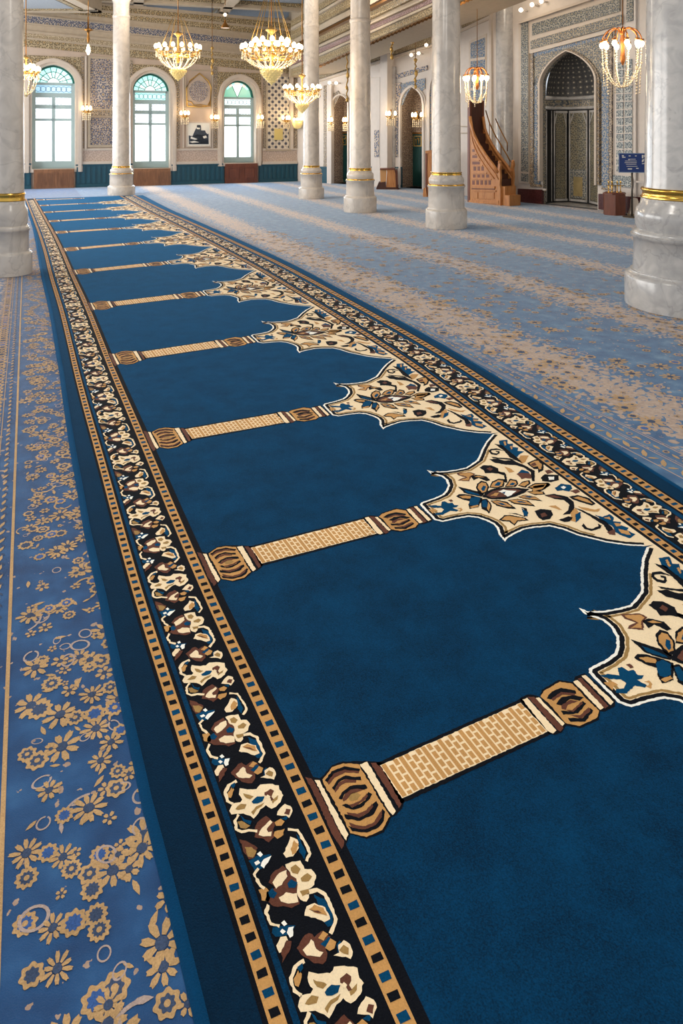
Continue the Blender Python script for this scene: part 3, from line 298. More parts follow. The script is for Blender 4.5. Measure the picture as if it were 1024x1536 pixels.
FLOR=[('N',0,[(-0.1202,0.0226),(-0.1109,0.0391),(-0.0945,0.046),(-0.0902,0.03),(-0.0865,0.0171),(-0.0802,0.0051),(-0.0885,-0.0169),(-0.0921,-0.0464),(-0.1034,-0.0482),(-0.1132,-0.0367),(-0.1249,-0.0286),(-0.1325,-0.0112),(-0.1271,0.0048),(-0.1147,0.0062)]),('C',1,[(-0.1158,0.0196),(-0.1021,0.033),(-0.0919,0.0338),(-0.0936,0.0194),(-0.1047,0.0068),(-0.114,0.0032)]),('C',1,[(-0.1142,-0.0165),(-0.1034,-0.0116),(-0.0898,-0.0234),(-0.0923,-0.0414),(-0.106,-0.0368),(-0.1137,-0.0266)]),('T',0,[(-0.136,0.016),(-0.1255,0.0137),(-0.1226,-0.0033),(-0.1286,-0.0163),(-0.1367,-0.0082)]),('B',1,[(-0.125,0.0033),(-0.1179,0.0084),(-0.1146,-0.0063),(-0.121,-0.0142),(-0.1259,-0.0083)]),('C',1,[(-0.0908,0.046),(-0.0805,0.0468),(-0.0689,0.0414),(-0.0683,0.02),(-0.0594,0.0139),(-0.0568,-0.0033),(-0.0645,-0.0209),(-0.074,-0.0244),(-0.0776,-0.0417),(-0.0827,-0.048),(-0.0893,-0.0386),(-0.0894,-0.0213),(-0.0852,-0.0067),(-0.0835,0.0074),(-0.0887,0.0186)]),('D',2,[(-0.0855,0.0345),(-0.0775,0.0368),(-0.0734,0.0235),(-0.0795,0.0148),(-0.0856,0.0216)]),('D',2,[(-0.078,0.0036),(-0.0669,0.0087),(-0.0628,-0.0018),(-0.0696,-0.0098),(-0.0783,-0.0038)]),('D',2,[(-0.0857,-0.0213),(-0.074,-0.0244),(-0.0747,-0.0339),(-0.0847,-0.0344)]),('B',3,[(-0.0978,0.0045),(-0.0905,0.0097),(-0.0843,-0.0023),(-0.0898,-0.011),(-0.0974,-0.0058)]),('B',0,[(-0.0698,-0.0397),(-0.0587,-0.0572),(-0.0558,-0.0881),(-0.0614,-0.1126),(-0.0686,-0.1123),(-0.071,-0.1014)]),('C',1,[(-0.078,-0.034),(-0.0645,-0.0374),(-0.058,-0.0512),(-0.0573,-0.0795),(-0.0575,-0.1039),(-0.0637,-0.1135),(-0.0704,-0.1236),(-0.0676,-0.13),(-0.0609,-0.1198),(-0.0531,-0.1063),(-0.0527,-0.0787),(-0.0535,-0.0476),(-0.0622,-0.029),(-0.077,-0.0249)]),('C',1,[(-0.0916,-0.0731),(-0.0845,-0.0565),(-0.0735,-0.0568),(-0.0625,-0.074),(-0.0623,-0.1003),(-0.071,-0.1014),(-0.0798,-0.086)]),('T',2,[(-0.0837,-0.0643),(-0.0741,-0.0597),(-0.0648,-0.0734),(-0.0641,-0.092),(-0.0748,-0.0799)]),('N',3,[(-0.0826,-0.065),(-0.0725,-0.0748),(-0.0658,-0.0889),(-0.0745,-0.0782)]),('B',0,[(-0.1349,-0.069),(-0.1262,-0.0728),(-0.107,-0.0837),(-0.115,-0.0943),(-0.121,-0.0948),(-0.1352,-0.0895),(-0.1378,-0.0786)]),('C',1,[(-0.1322,-0.0195),(-0.1392,-0.0359),(-0.1374,-0.0627),(-0.1273,-0.076),(-0.125,-0.0695),(-0.134,-0.0585),(-0.1352,-0.0378),(-0.1292,-0.0248)]),('W',1,[(-0.1229,-0.068),(-0.1177,-0.0655),(-0.116,-0.0751),(-0.121,-0.0764)]),('W',1,[(-0.1281,-0.083),(-0.124,-0.0798),(-0.1213,-0.0877),(-0.126,-0.0904)]),('W',1,[(-0.1202,-0.0907),(-0.1161,-0.082),(-0.1095,-0.0843),(-0.1142,-0.1018),(-0.1191,-0.1029)]),('C',1,[(-0.1382,-0.1055),(-0.1301,-0.0931),(-0.1224,-0.0961),(-0.1223,-0.1075),(-0.1344,-0.1216),(-0.1378,-0.1215)]),('N',2,[(-0.1381,-0.141),(-0.1336,-0.1177),(-0.124,-0.1041),(-0.1182,-0.1103),(-0.1262,-0.1272)]),('N',0,[(-0.1154,-0.1257),(-0.1003,-0.1091),(-0.0942,-0.1086),(-0.0897,-0.1209),(-0.0777,-0.1153),(-0.0706,-0.1317),(-0.0794,-0.1392),(-0.0839,-0.165),(-0.0919,-0.1748),(-0.1016,-0.166),(-0.1121,-0.1436)]),('C',1,[(-0.1091,-0.1346),(-0.0947,-0.122),(-0.0924,-0.1281),(-0.0933,-0.1432),(-0.0863,-0.1546),(-0.0921,-0.1594),(-0.107,-0.1471)]),('T',1,[(-0.086,-0.1257),(-0.0767,-0.1161),(-0.0717,-0.1263),(-0.0806,-0.1339)]),('T',2,[(-0.0826,-0.1483),(-0.0714,-0.1356),(-0.0665,-0.1458),(-0.0713,-0.156),(-0.0787,-0.1576)]),('B',1,[(-0.0862,-0.1377),(-0.0726,-0.1303),(-0.0698,-0.139),(-0.0813,-0.1478)]),('B',0,[(-0.0679,-0.1516),(-0.0619,-0.1466),(-0.061,-0.163),(-0.0699,-0.1658)]),('C',1,[(-0.0763,-0.168),(-0.0679,-0.1672),(-0.0658,-0.153),(-0.0565,-0.149),(-0.0509,-0.1609),(-0.052,-0.1758),(-0.0582,-0.1869),(-0.0624,-0.1797)]),('D',2,[(-0.067,-0.1633),(-0.0596,-0.1572),(-0.0548,-0.1672),(-0.0585,-0.178),(-0.0632,-0.1726)]),('C',1,[(-0.1375,-0.225),(-0.13,-0.2098),(-0.1185,-0.2136),(-0.114,-0.2084),(-0.1163,-0.1922),(-0.1119,-0.1762),(-0.1016,-0.1875),(-0.0881,-0.1946),(-0.0806,-0.1869),(-0.068,-0.1933),(-0.0546,-0.2066),(-0.0563,-0.2183),(-0.0547,-0.2362),(-0.063,-0.2512),(-0.0715,-0.2577),(-0.0786,-0.259),(-0.0845,-0.2449),(-0.0947,-0.2501),(-0.1084,-0.2666),(-0.1118,-0.2564),(-0.1204,-0.2446),(-0.1243,-0.242),(-0.1363,-0.2358)]),('D',2,[(-0.1096,-0.1926),(-0.1023,-0.2018),(-0.0965,-0.212),(-0.1031,-0.2158),(-0.1083,-0.2082)]),('D',2,[(-0.129,-0.2268),(-0.1182,-0.2179),(-0.1107,-0.225),(-0.1159,-0.2337),(-0.1254,-0.2312)]),('D',2,[(-0.109,-0.2484),(-0.0991,-0.239),(-0.0848,-0.2365),(-0.0912,-0.2444),(-0.0996,-0.2467),(-0.1075,-0.2573)]),('D',2,[(-0.0741,-0.2396),(-0.0618,-0.2314),(-0.0653,-0.2415),(-0.0748,-0.2474)]),('B',3,[(-0.1023,-0.2226),(-0.0916,-0.2154),(-0.0816,-0.2221),(-0.0874,-0.2327),(-0.0955,-0.2333),(-0.1015,-0.2293)]),('N',2,[(-0.0791,-0.2113),(-0.069,-0.2076),(-0.0652,-0.2165),(-0.0716,-0.2289),(-0.0703,-0.2381),(-0.0751,-0.239),(-0.0756,-0.2262),(-0.0808,-0.2185)]),('C',3,[(-0.0816,-0.2242),(-0.0765,-0.2202),(-0.0736,-0.2276),(-0.0781,-0.232)]),('C',1,[(-0.1123,-0.1501),(-0.1264,-0.1543),(-0.1363,-0.1718),(-0.1377,-0.1988),(-0.1309,-0.2139),(-0.1275,-0.2084),(-0.1332,-0.1968),(-0.132,-0.1756),(-0.1244,-0.1624),(-0.1117,-0.159)]),('T',2,[(-0.1315,-0.1776),(-0.1222,-0.1649),(-0.1201,-0.1749),(-0.1291,-0.1939),(-0.1327,-0.1894)]),('B',2,[(-0.123,-0.16),(-0.1148,-0.157),(-0.1167,-0.1665),(-0.1233,-0.1727)]),('C',1,[(-0.1284,-0.2393),(-0.1368,-0.2526),(-0.1394,-0.2766),(-0.1322,-0.2901),(-0.1216,-0.2927),(-0.1109,-0.3022),(-0.1091,-0.2959),(-0.1204,-0.286),(-0.1306,-0.2837),(-0.1354,-0.2753),(-0.1332,-0.2562),(-0.1257,-0.245)]),('D',1,[(-0.1321,-0.2583),(-0.1259,-0.2606),(-0.1169,-0.2803),(-0.1241,-0.2831),(-0.1314,-0.2762)]),('B',2,[(-0.125,-0.2454),(-0.1214,-0.2598),(-0.1124,-0.2697),(-0.1165,-0.2786),(-0.1242,-0.2626)]),('N',0,[(-0.1122,-0.2892),(-0.1055,-0.2784),(-0.0904,-0.2709),(-0.0877,-0.2787),(-0.0823,-0.294),(-0.0881,-0.3093),(-0.0899,-0.3269),(-0.1005,-0.3347),(-0.1078,-0.3186),(-0.1169,-0.3106)]),('C',2,[(-0.1101,-0.3096),(-0.1026,-0.2957),(-0.0869,-0.285),(-0.0852,-0.292),(-0.0967,-0.3035),(-0.0963,-0.3114),(-0.0911,-0.3129),(-0.0947,-0.3237),(-0.1051,-0.3167)]),('T',1,[(-0.0823,-0.294),(-0.0725,-0.2908),(-0.0683,-0.3014),(-0.0746,-0.3088),(-0.0823,-0.3036)]),('T',1,[(-0.0873,-0.3155),(-0.0723,-0.318),(-0.0778,-0.3313),(-0.0873,-0.3343),(-0.0905,-0.3246)]),('B',0,[(-0.0723,-0.2898),(-0.0603,-0.2892),(-0.0656,-0.2994)]),('C',1,[(-0.0754,-0.2791),(-0.0664,-0.2652),(-0.0579,-0.2587),(-0.0513,-0.2693),(-0.0513,-0.2833),(-0.0604,-0.297),(-0.0631,-0.2893),(-0.069,-0.2854)]),('N',2,[(-0.0648,-0.2822),(-0.0589,-0.2722),(-0.0534,-0.2779),(-0.0588,-0.2902)]),('B',0,[(-0.0598,-0.3396),(-0.0573,-0.3563),(-0.057,-0.3895),(-0.0628,-0.4035),(-0.0663,-0.3832),(-0.0616,-0.3645)]),('C',1,[(-0.0695,-0.3256),(-0.0575,-0.3356),(-0.0566,-0.3475),(-0.0548,-0.3707),(-0.0548,-0.3947),(-0.063,-0.4069),(-0.0602,-0.4116),(-0.051,-0.3969),(-0.0507,-0.3702),(-0.0524,-0.3464),(-0.0544,-0.3307),(-0.0675,-0.3193)]),('C',1,[(-0.0876,-0.3725),(-0.0775,-0.3575),(-0.069,-0.3409),(-0.0611,-0.3537),(-0.064,-0.3739),(-0.0761,-0.3874),(-0.0861,-0.3843)]),('T',2,[(-0.076,-0.3694),(-0.0663,-0.3521),(-0.062,-0.366),(-0.0704,-0.3822),(-0.0772,-0.3831)]),('N',0,[(-0.1377,-0.3021),(-0.1268,-0.3169),(-0.1183,-0.3373),(-0.1268,-0.3568),(-0.1348,-0.3549),(-0.1377,-0.3386)]),('D',1,[(-0.1348,-0.3243),(-0.1255,-0.3307),(-0.1206,-0.343),(-0.1286,-0.3556),(-0.1344,-0.3481)]),('B',0,[(-0.1358,-0.3581),(-0.1237,-0.3537),(-0.1031,-0.3634),(-0.1116,-0.3787),(-0.122,-0.3862),(-0.1328,-0.385)]),('W',1,[(-0.1218,-0.3508),(-0.1165,-0.3471),(-0.1144,-0.3571),(-0.1188,-0.36)]),('W',1,[(-0.1296,-0.3665),(-0.1228,-0.3649),(-0.1216,-0.3732),(-0.1281,-0.3746)]),('W',1,[(-0.123,-0.3793),(-0.1154,-0.3677),(-0.1035,-0.3673),(-0.1116,-0.3787),(-0.1194,-0.3879)]),('C',1,[(-0.1278,-0.3802),(-0.1368,-0.3905),(-0.1349,-0.4159),(-0.1296,-0.4319),(-0.1263,-0.429),(-0.1313,-0.4143),(-0.1331,-0.3929),(-0.1257,-0.3858)])]
FPER=0.4439
# ------------------------------------------------------------------ prayer carpet (u across the niche field, v one unit per prayer niche)
LP=[(495,1225),(315,858),(228,665),(172,542),(138,462),(113,410),(97.5,376),(84,350),(74,333),(66,319.5),(60,309.3)]
RP=[(981.6,821),(749,652),(597,540),(475,461),(387.5,406.6),(323,371),(280,348.4),(246,331.2),(219,317.6),(200.5,307.3),(187.5,299.8)]
def ext(A,v0,s0):
    A=[flo(*p) for p in A]; d0=np.array(s0); d1=A[-1]-A[-2]
    return np.array([A[0]-d0*k for k in range(4,0,-1)]+A+[A[-1]+d1*k for k in range(1,4)]), v0-4
LL,LV=ext(LP,1,(-.46,.98)); RR,RV=ext(RP,1.5,(-.43,1.17))
def crm(A,v0,v):
    t=v-v0; i=int(min(max(math.floor(t),1),len(A)-3)); f=t-i; p0,p1,p2,p3=A[i-1],A[i],A[i+1],A[i+2]
    return .5*(2*p1+(p2-p0)*f+(2*p0-5*p1+4*p2-p3)*f*f+(3*p1-p0-3*p2+p3)*f**3)
def CP(u,v,z):
    a=crm(LL,LV,v); b=crm(RR,RV,v); p=a+u*(b-a); return (p[0],p[1],z)
def itp(v,xs,ys): return float(np.interp(v,xs,ys))
def uL(v): return itp(v,[1.2,2.0,2.4,3.05,3.9,5.3,7,8.6,12.3],[-.25,-.232,-.231,-.219,-.196,-.186,-.18,-.16,-.14])
def uR(v): return itp(v,[2.3,3.3,4,5,8,12.3],[1.275,1.25,1.25,1.248,1.262,1.30])
def sL(v): return itp(v,[1.3,4.2,8.6,12.3],[1,.845,.77,.68])
def band(u,v): return u*sL(v)              # left border bands narrow slightly
V0,V1=-1.2,12.3
MATC=dict(B=pile('yarn_mid_blue',C(0,62,96),.25,.15,tint=(.05,.45,1,1)),K=pile('yarn_black',C(10,13,20),.3,.03),T=pile('yarn_tan',C(196,146,86),.14,.1),D=pile('yarn_olive_tan',C(160,126,74),.14,.1),
 N=pile('yarn_brown',C(98,58,44),.2,.1),C=pile('yarn_cream',C(246,222,182),.08,.1),W=pile('yarn_white',C(252,246,234),.08,.1),
 F=pile('yarn_field_blue',C(0,46,76),.55,.26,tint=(.05,.45,1,1)),E=pile('yarn_border_blue',C(0,30,52),.3,.25,tint=(.05,.45,1,1)))
KEYS='FEBKTDNCW'; MI={k:i for i,k in enumerate(KEYS)}; CM=[MATC[k] for k in KEYS]
cb=MB(); ZT=.013
def strip(fa,fb,z,key,dv=.1,va=V0,vb=V1):
    n=max(1,int(round((vb-va)/dv))); vs=[]
    for i in range(n+1):
        v=va+(vb-va)*i/n; vs+= [CP(fa(v),v,z),CP(fb(v),v,z)]
    cb.shared(vs,[(2*i,2*i+1,2*i+3,2*i+2) for i in range(n)],MI[key],False)
# slab with thickness
n=135; ring=[]
for i in range(n+1):
    v=V0+(V1-V0)*i/n; ring+= [CP(uL(v),v,0),CP(uL(v),v,ZT-.003),CP(uL(v)+.006,v,ZT),CP(uR(v)-.006,v,ZT),CP(uR(v),v,ZT-.003),CP(uR(v),v,0)]
fs=[]
for i in range(n):
    for j in range(5):
        a=i*6+j; fs.append((a,a+1,a+7,a+6))
fs+=[(0,5,4,3,2,1),tuple(n*6+j for j in range(6))]
cb.shared(ring,fs,MI['E'],False)
strip(lambda v:0,lambda v:1,ZT+.0006,'F')
def jag(poly,step,amp):
    out=[]; k=len(poly)
    for i in range(k):
        (u,v),(p,q)=poly[i],poly[(i+1)%k]; d=math.hypot((p-u)*1.85,(q-v)*1.5); m=max(1,int(d/step))
        for j in range(m):
            t=j/m; a=amp if j else amp*.3
            out.append((u+(p-u)*t+random.uniform(-a,a)/1.85, v+(q-v)*t+random.uniform(-a,a)/1.5))
    return out
def cpoly(poly,z,key,fv=lambda u,v:(u,v)):
    pts=[CP(*fv(u,v),z) for u,v in poly]
    ar=sum(pts[i][0]*pts[(i+1)%len(pts)][1]-pts[(i+1)%len(pts)][0]*pts[i][1] for i in range(len(pts)))
    cb.face(pts if ar>0 else pts[::-1],MI[key])
# side borders: two beaded tan guards and a floral band each side
def guard(f,a,b,phase):
    w=.0065
    strip(lambda v:f(a-w,v),lambda v:f(b+w,v),ZT+.0004,'K'); strip(lambda v:f(a,v),lambda v:f(b,v),ZT+.0008,'T')
    k=0; v=V0+phase; m=(b-a)*.19
    while v<V1-.05:
        j=lambda e:random.uniform(-e,e)
        q=[(a+m+j(.0006),v+j(.001)),(b-m+j(.0006),v+j(.001)),(b-m+j(.0006),v+.0165+j(.001)),(a+m+j(.0006),v+.0165+j(.001))]
        q=[(f(x,y),y) for x,y in q]; cpoly(q,ZT+.0012,'KB'[k%2] if random.random()>.12 else 'K'); k+=1; v+=.037
def fl_(u,v): return band(u,v)
def fr_(u,v): return 1+ (-u)*itp(v,[2,4,12],[1.08,1.04,1.06])       # mirrored
guard(fl_,-.175,-.155,0.0); guard(fl_,-.038,-.0155,.013); guard(fr_,-.19,-.162,.02); guard(fr_,-.03,-.009,.007)
for f,edge in ((fl_,0),(fr_,1)):
    strip(lambda v:f(-.009,v),lambda v:f(0,v),ZT+.0009,'K')
    strip(lambda v:f(-.1405,v),lambda v:f(-.044,v),ZT+.0005,'K')
    strip(lambda v:f(-.155,v),lambda v:f(-.1405,v),ZT+.0002,'F'); strip(lambda v:f(-.044,v),lambda v:f(-.0385,v),ZT+.0002,'F')
    k=-8
    while True:
        vc=(1.3196 if edge==0 else 1.47)+k*FPER
        if vc>V1-.02: break
        if vc>V0+.45:
            near=vc<4.5
            for (c,lay,pts) in FLOR:
                q=[(u,vc+v) for u,v in pts]
                if near: q=jag(q,.009,.0022)
                else: q=jag(q,.03,.002)
                cpoly(q,ZT+.0009+.0003*lay,c,lambda u,v:(f(u,v),v))
        k+=1
# niches: minaret shaft and spandrel per row
TIP={1:.055,2:.027,3:.023,4:.06,5:.042}
def ribbon(line,o0,o1):
    q=[np.array((u*1.85,v*1.5)) for u,v in line]; k=len(q); A=[];Bq=[]
    for i in range(k):
        t0=q[i]-q[i-1] if i else q[1]-q[0]; t1=q[i+1]-q[i] if i<k-1 else t0
        t0=t0/max(1e-9,np.linalg.norm(t0)); t1=t1/max(1e-9,np.linalg.norm(t1))
        n0=np.array((-t0[1],t0[0])); n1=np.array((-t1[1],t1[0])); nn=n0+n1; ln=np.linalg.norm(nn)
        nn=nn/ln*min(2.2,1/max(.3,ln/2)) if ln>.2 else n0
        A.append(q[i]+nn*o0); Bq.append(q[i]+nn*o1)
    return [(p[0]/1.85,p[1]/1.5) for p in A],[(p[0]/1.85,p[1]/1.5) for p in Bq]
def dense(line,step,amp):
    out=[]
    for i in range(len(line)-1):
        (u,v),(p,q)=line[i],line[i+1]; d=math.hypot((p-u)*1.85,(q-v)*1.5); m=max(1,int(d/step))
        for j in range(m):
            t=j/m; out.append((u+(p-u)*t+(random.uniform(-amp,amp)/1.85 if j else 0),v+(q-v)*t+(random.uniform(-amp,amp)/1.5 if j else 0)))
    out.append(line[-1]); return out
for row in range(1,13):
    tp=TIP.get(row,.036); near=row<=4
    fm=lambda u,v,row=row,tp=tp:(u,v+row+(tp-.055)*u/.55)
    fsn=lambda u,v,row=row,tp=tp:(u,v+row+(tp-.027)*min(1,max(0,(1-u)/.44)))
    st_=.008 if row<=3 else .025; am=.0021 if row<=3 else .002
    if row<12:
        # spandrel
        cpoly(SPAN_OUT,ZT+.0010,'C',fsn)
        for (o0,o1,key,z) in ((-.001,.012,'W',.0013),(.011,.030,'K',.0014),(.034,.047,'D',.0012)):
            ln=SPAN_OUT[1:-1] if key!='D' else SPAN_OUT[3:-4]
            a,b=ribbon(ln,o0,o1); a=dense(a,st_,am if key=='W' else am*.6); bb=dense(b,st_,am*.6)
            # quads between equally resampled sides
            def res(l,k):
                l=np.array(l); s=np.r_[0,np.cumsum(np.hypot(*(np.diff(l,axis=0)*np.array((1.85,1.5))).T))]; t=np.linspace(0,s[-1],k)
                return np.column_stack([np.interp(t,s,l[:,0]),np.interp(t,s,l[:,1])])
            vs=[];fq=[];cnt=0
            for i in range(len(ln)-1):
                sa,sb=ribbon(ln,o0,o1); p0,p1,r0,r1=np.array(sa[i]),np.array(sa[i+1]),np.array(sb[i]),np.array(sb[i+1])
                m=max(1,int(np.hypot(*((p1-p0)*np.array((1.85,1.5))))/st_))
                for j in range(m+1):
                    t=j/m; e=(lambda: random.uniform(-am,am) if 0<j<m else 0)
                    A=p0+(p1-p0)*t; Bv=r0+(r1-r0)*t
                    vs+= [CP(*fsn(A[0]+e()/1.85,A[1]+e()/1.5),ZT+z),CP(*fsn(Bv[0]+e()/2.5,Bv[1]+e()/2),ZT+z)]
                    if j: q=cnt; fq.append((q-2,q-1,q+1,q))
                    cnt+=2
            cb.shared(vs,fq,MI[key],False)
        for (c,lay,pts) in SPAN: cpoly(jag(pts,st_,am),ZT+.0017+.0003*lay,c,fsn)
    for (c,lay,pts) in MIN: cpoly(jag(pts,st_,am*.8),ZT+.0012+.0003*lay,c,fm)
    # brick work on the shaft
    a0=(.1064,.0662);a1=(.3974,.0931);b1=(.4004,-.0131);b0=(.1105,-.0353)
    def sh(x,y): # x along 0..1, y across 0..1
        tu=a0[0]+(a1[0]-a0[0])*x; tv=a0[1]+(a1[1]-a0[1])*x; bu=b0[0]+(b1[0]-b0[0])*x; bv=b0[1]+(b1[1]-b0[1])*x
        return (bu+(tu-bu)*y,bv+(tv-bv)*y)
    nc=27; k=0
    for i in range(nc):
        x0=(i+.14)/nc; x1=(i+.86)/nc; kind=(0,1,1,0,1,1,1)[i%7]
        if kind==0: seg=[(.015,.985)]
        else:
            o=(i%2)*.13; seg=[(max(.015,o-.24+.26*j+.012),min(.985,o-.24+.26*j+.215)) for j in range(6)]; seg=[s for s in seg if s[1]-s[0]>.05]
        for (y0,y1) in seg: cpoly([sh(x0,y0),sh(x1,y0),sh(x1,y1),sh(x0,y1)],ZT+.0019,'T',fm)
carpet=thing('prayer_carpet',Vector(CP(.5,6,0)),'long deep blue prayer runner with tan minaret and cream arch motifs on the floor','carpet')
cb.build('pile',CM,carpet)
# bound edges
for side in (0,1):
    bm=MB(); vs=[]; n=135
    for i in range(n+1):
        v=V0+(V1-V0)*i/n; e=uL(v) if side==0 else uR(v); d=.0085*(1 if side==0 else -1)
        for (du,z) in ((-.003,0),(-.003,.012),(.003,.0165),(.0085,.0165),(.0125,.013)): vs.append(CP(e+du*(1 if side==0 else -1),v,z))
    bm.shared(vs,[(i*5+j,i*5+j+1,(i+1)*5+j+1,(i+1)*5+j) for i in range(n) for j in range(4)],0,True)
    tag(bm.build('edge_binding',pile('binding_blue_%d'%side,C(0,56,92),.15,.25,tint=(.05,.45,1,1)),carpet),'lighter blue sewn edge')
# ------------------------------------------------------------------ floor: wall-to-wall mosque carpet
TH=math.radians(24.0); SX,SY=math.cos(TH),math.sin(TH)          # s across the stripes, t along them
def st(s,t,z=0): return (s*SX-t*SY, s*SY+t*SX, z)
def floor_mat():
    m,nt,b=newmat('blue_floral_fitted_carpet'); tc=nt.nodes.new('ShaderNodeTexCoord')
    rot=nt.nodes.new('ShaderNodeVectorRotate'); rot.rotation_type='Z_AXIS'; rot.inputs['Angle'].default_value=-TH; L(nt,tc.outputs['Object'],rot.inputs['Vector'])
    sep=nt.nodes.new('ShaderNodeSeparateXYZ'); L(nt,rot.outputs['Vector'],sep.inputs[0])
    S=math_(nt,'DIVIDE',math_(nt,'ADD',sep.outputs[0],4.0),20.0)
    k=(.0,.0,.0,1)
    g=lambda x:(x,x,x,1); stops=[(0,g(.12))]
    for s,w,h in ((-.35,.22,.55),(3.95,.42,.95),(5.72,.38,.85),(7.45,.38,.8),(8.85,.36,.75),(10.05,.36,.75),(11.3,.36,.75),(12.7,.36,.75),(14.1,.36,.7)):
        stops+= [((s-w*1.25+4)/20,g(.1)),((s-w*.3+4)/20,g(h)),((s+w*.3+4)/20,g(h)),((s+w*1.25+4)/20,g(.1))]
    stops=stops[:32]; r=ramp(nt,stops,'LINEAR'); L(nt,S,r.inputs['Fac'])
    v=nt.nodes.new('ShaderNodeTexVoronoi'); v.inputs['Scale'].default_value=20; L(nt,rot.outputs['Vector'],v.inputs['Vector'])
    n=nt.nodes.new('ShaderNodeTexNoise'); n.inputs['Scale'].default_value=30; n.inputs['Detail'].default_value=3; L(nt,rot.outputs['Vector'],n.inputs['Vector'])
    n2=nt.nodes.new('ShaderNodeTexNoise'); n2.inputs['Scale'].default_value=300; n2.inputs['Detail'].default_value=2; L(nt,rot.outputs['Vector'],n2.inputs['Vector'])
    n3=nt.nodes.new('ShaderNodeTexNoise'); n3.inputs['Scale'].default_value=7; n3.inputs['Detail'].default_value=4; L(nt,rot.outputs['Vector'],n3.inputs['Vector'])
    f=math_(nt,'ADD',math_(nt,'MULTIPLY',v.outputs['Distance'],.55),math_(nt,'MULTIPLY',n.outputs['Fac'],.75))
    mask=math_(nt,'LESS_THAN',f,math_(nt,'MULTIPLY_ADD',r.outputs['Color'],.46,.37))
    mask=math_(nt,'MULTIPLY',mask,.85)
    rb=ramp(nt,[(.3,C(38,80,124)),(.55,C(64,108,148)),(.75,C(106,140,166))],'LINEAR'); L(nt,n3.outputs['Fac'],rb.inputs['Fac'])
    dk=math_(nt,'LESS_THAN',sep.outputs[0],1.5); rb2=ramp(nt,[(.3,C(14,56,102)),(.55,C(26,76,126)),(.75,C(46,96,146))],'LINEAR'); L(nt,n3.outputs['Fac'],rb2.inputs['Fac'])
    rt=ramp(nt,[(.3,C(176,144,116)),(.7,C(208,178,148))],'LINEAR'); L(nt,n.outputs['Fac'],rt.inputs['Fac'])
    c=mixc(nt,mask,mixc(nt,dk,rb.outputs['Color'],rb2.outputs['Color']),rt.outputs['Color'])
    # worn grey-lilac overlay
    c=mixc(nt,math_(nt,'MULTIPLY',n2.outputs['Fac'],.14),c,C(124,134,140))
    L(nt,c,b.inputs['Base Color']); b.inputs['Roughness'].default_value=.9; b.inputs['Specular IOR Level'].default_value=.15; b.inputs['Sheen Weight'].default_value=.35; b.inputs['Sheen Roughness'].default_value=.35
    bp=nt.nodes.new('ShaderNodeBump'); bp.inputs['Strength'].default_value=.4; bp.inputs['Distance'].default_value=.004; L(nt,n2.outputs['Fac'],bp.inputs['Height']); L(nt,bp.outputs['Normal'],b.inputs['Normal'])
    return m
fb=MB()
fb.face([(-18,-4,0),(14,-4,0),(14,32,0),(-18,32,0)],0)
FT,FD,FL,FN=1,2,3,4; FZ=[0.0]
def fpoly(pts,z,m): 
    ar=sum(pts[i][0]*pts[(i+1)%len(pts)][1]-pts[(i+1)%len(pts)][0]*pts[i][1] for i in range(len(pts)))
    z+=FZ[0]; fb.face([st(p[0],p[1],z) for p in (pts if ar>0 else pts[::-1])],m)
def daisy(s,t,r,n,petal=FT,core=FD):
    ph=random.uniform(0,6.28)
    for i in range(n):
        a=ph+2*PI*i/n; ca,sa=math.cos(a),math.sin(a); w=r*3.0/n; rr=r*random.uniform(.85,1.08)
        q=[(.32,-.25),(.7,-.5),(1.0,-.28),(.95,0),(1.02,.3),(.7,.5),(.32,.25)]
        fpoly([(s+(x*rr)*ca-(y*w)*sa, t+(x*rr)*sa+(y*w)*ca) for x,y in q],.0008,petal)
    fpoly([(s+r*.3*math.cos(2*PI*i/9),t+r*.3*math.sin(2*PI*i/9)) for i in range(9)],.0011,core)
def rosette(s,t,r,petal=FT,core=FD):
    k=random.randint(7,11); ph=random.uniform(0,6.28); n=66
    f=lambda i,a,rr:(s+rr*(1+a*math.cos(k*2*PI*i/n))*math.cos(2*PI*i/n+ph), t+rr*(1+a*math.cos(k*2*PI*i/n))*math.sin(2*PI*i/n+ph)*1.0)
    fpoly([f(i,.11,r) for i in range(n)],.0008,petal); fpoly([f(i,.13,r*.6) for i in range(n)],.0011,core if random.random()<.65 else FN)
    if random.random()<.6: fpoly([f(i,0,r*.26) for i in range(0,n,4)],.0013,petal)
def ringf(s,t,r,m):
    e=random.uniform(.6,1); n=18; ph=random.uniform(0,3.1); w=.13*r
    for i in range(n):
        if i==0 and random.random()<.5: continue
        a,b=2*PI*i/n,2*PI*(i+1)/n
        g=lambda an,rr:(s+rr*math.cos(an)*math.cos(ph)-rr*e*math.sin(an)*math.sin(ph), t+rr*math.cos(an)*math.sin(ph)+rr*e*math.sin(an)*math.cos(ph))
        fpoly([g(a,r-w),g(b,r-w),g(b,r+w),g(a,r+w)],.0006,m)
def leaf(s,t,r,a,m):
    ca,sa=math.cos(a),math.sin(a); q=[(-1,0),(-.5,.3),(.1,.36),(.6,.2),(1,.0),(.5,-.16),(0,-.3),(-.6,-.2)]
    fpoly([(s+r*(x*ca-y*sa),t+r*(x*sa+y*ca)) for x,y in q],.0007,m)
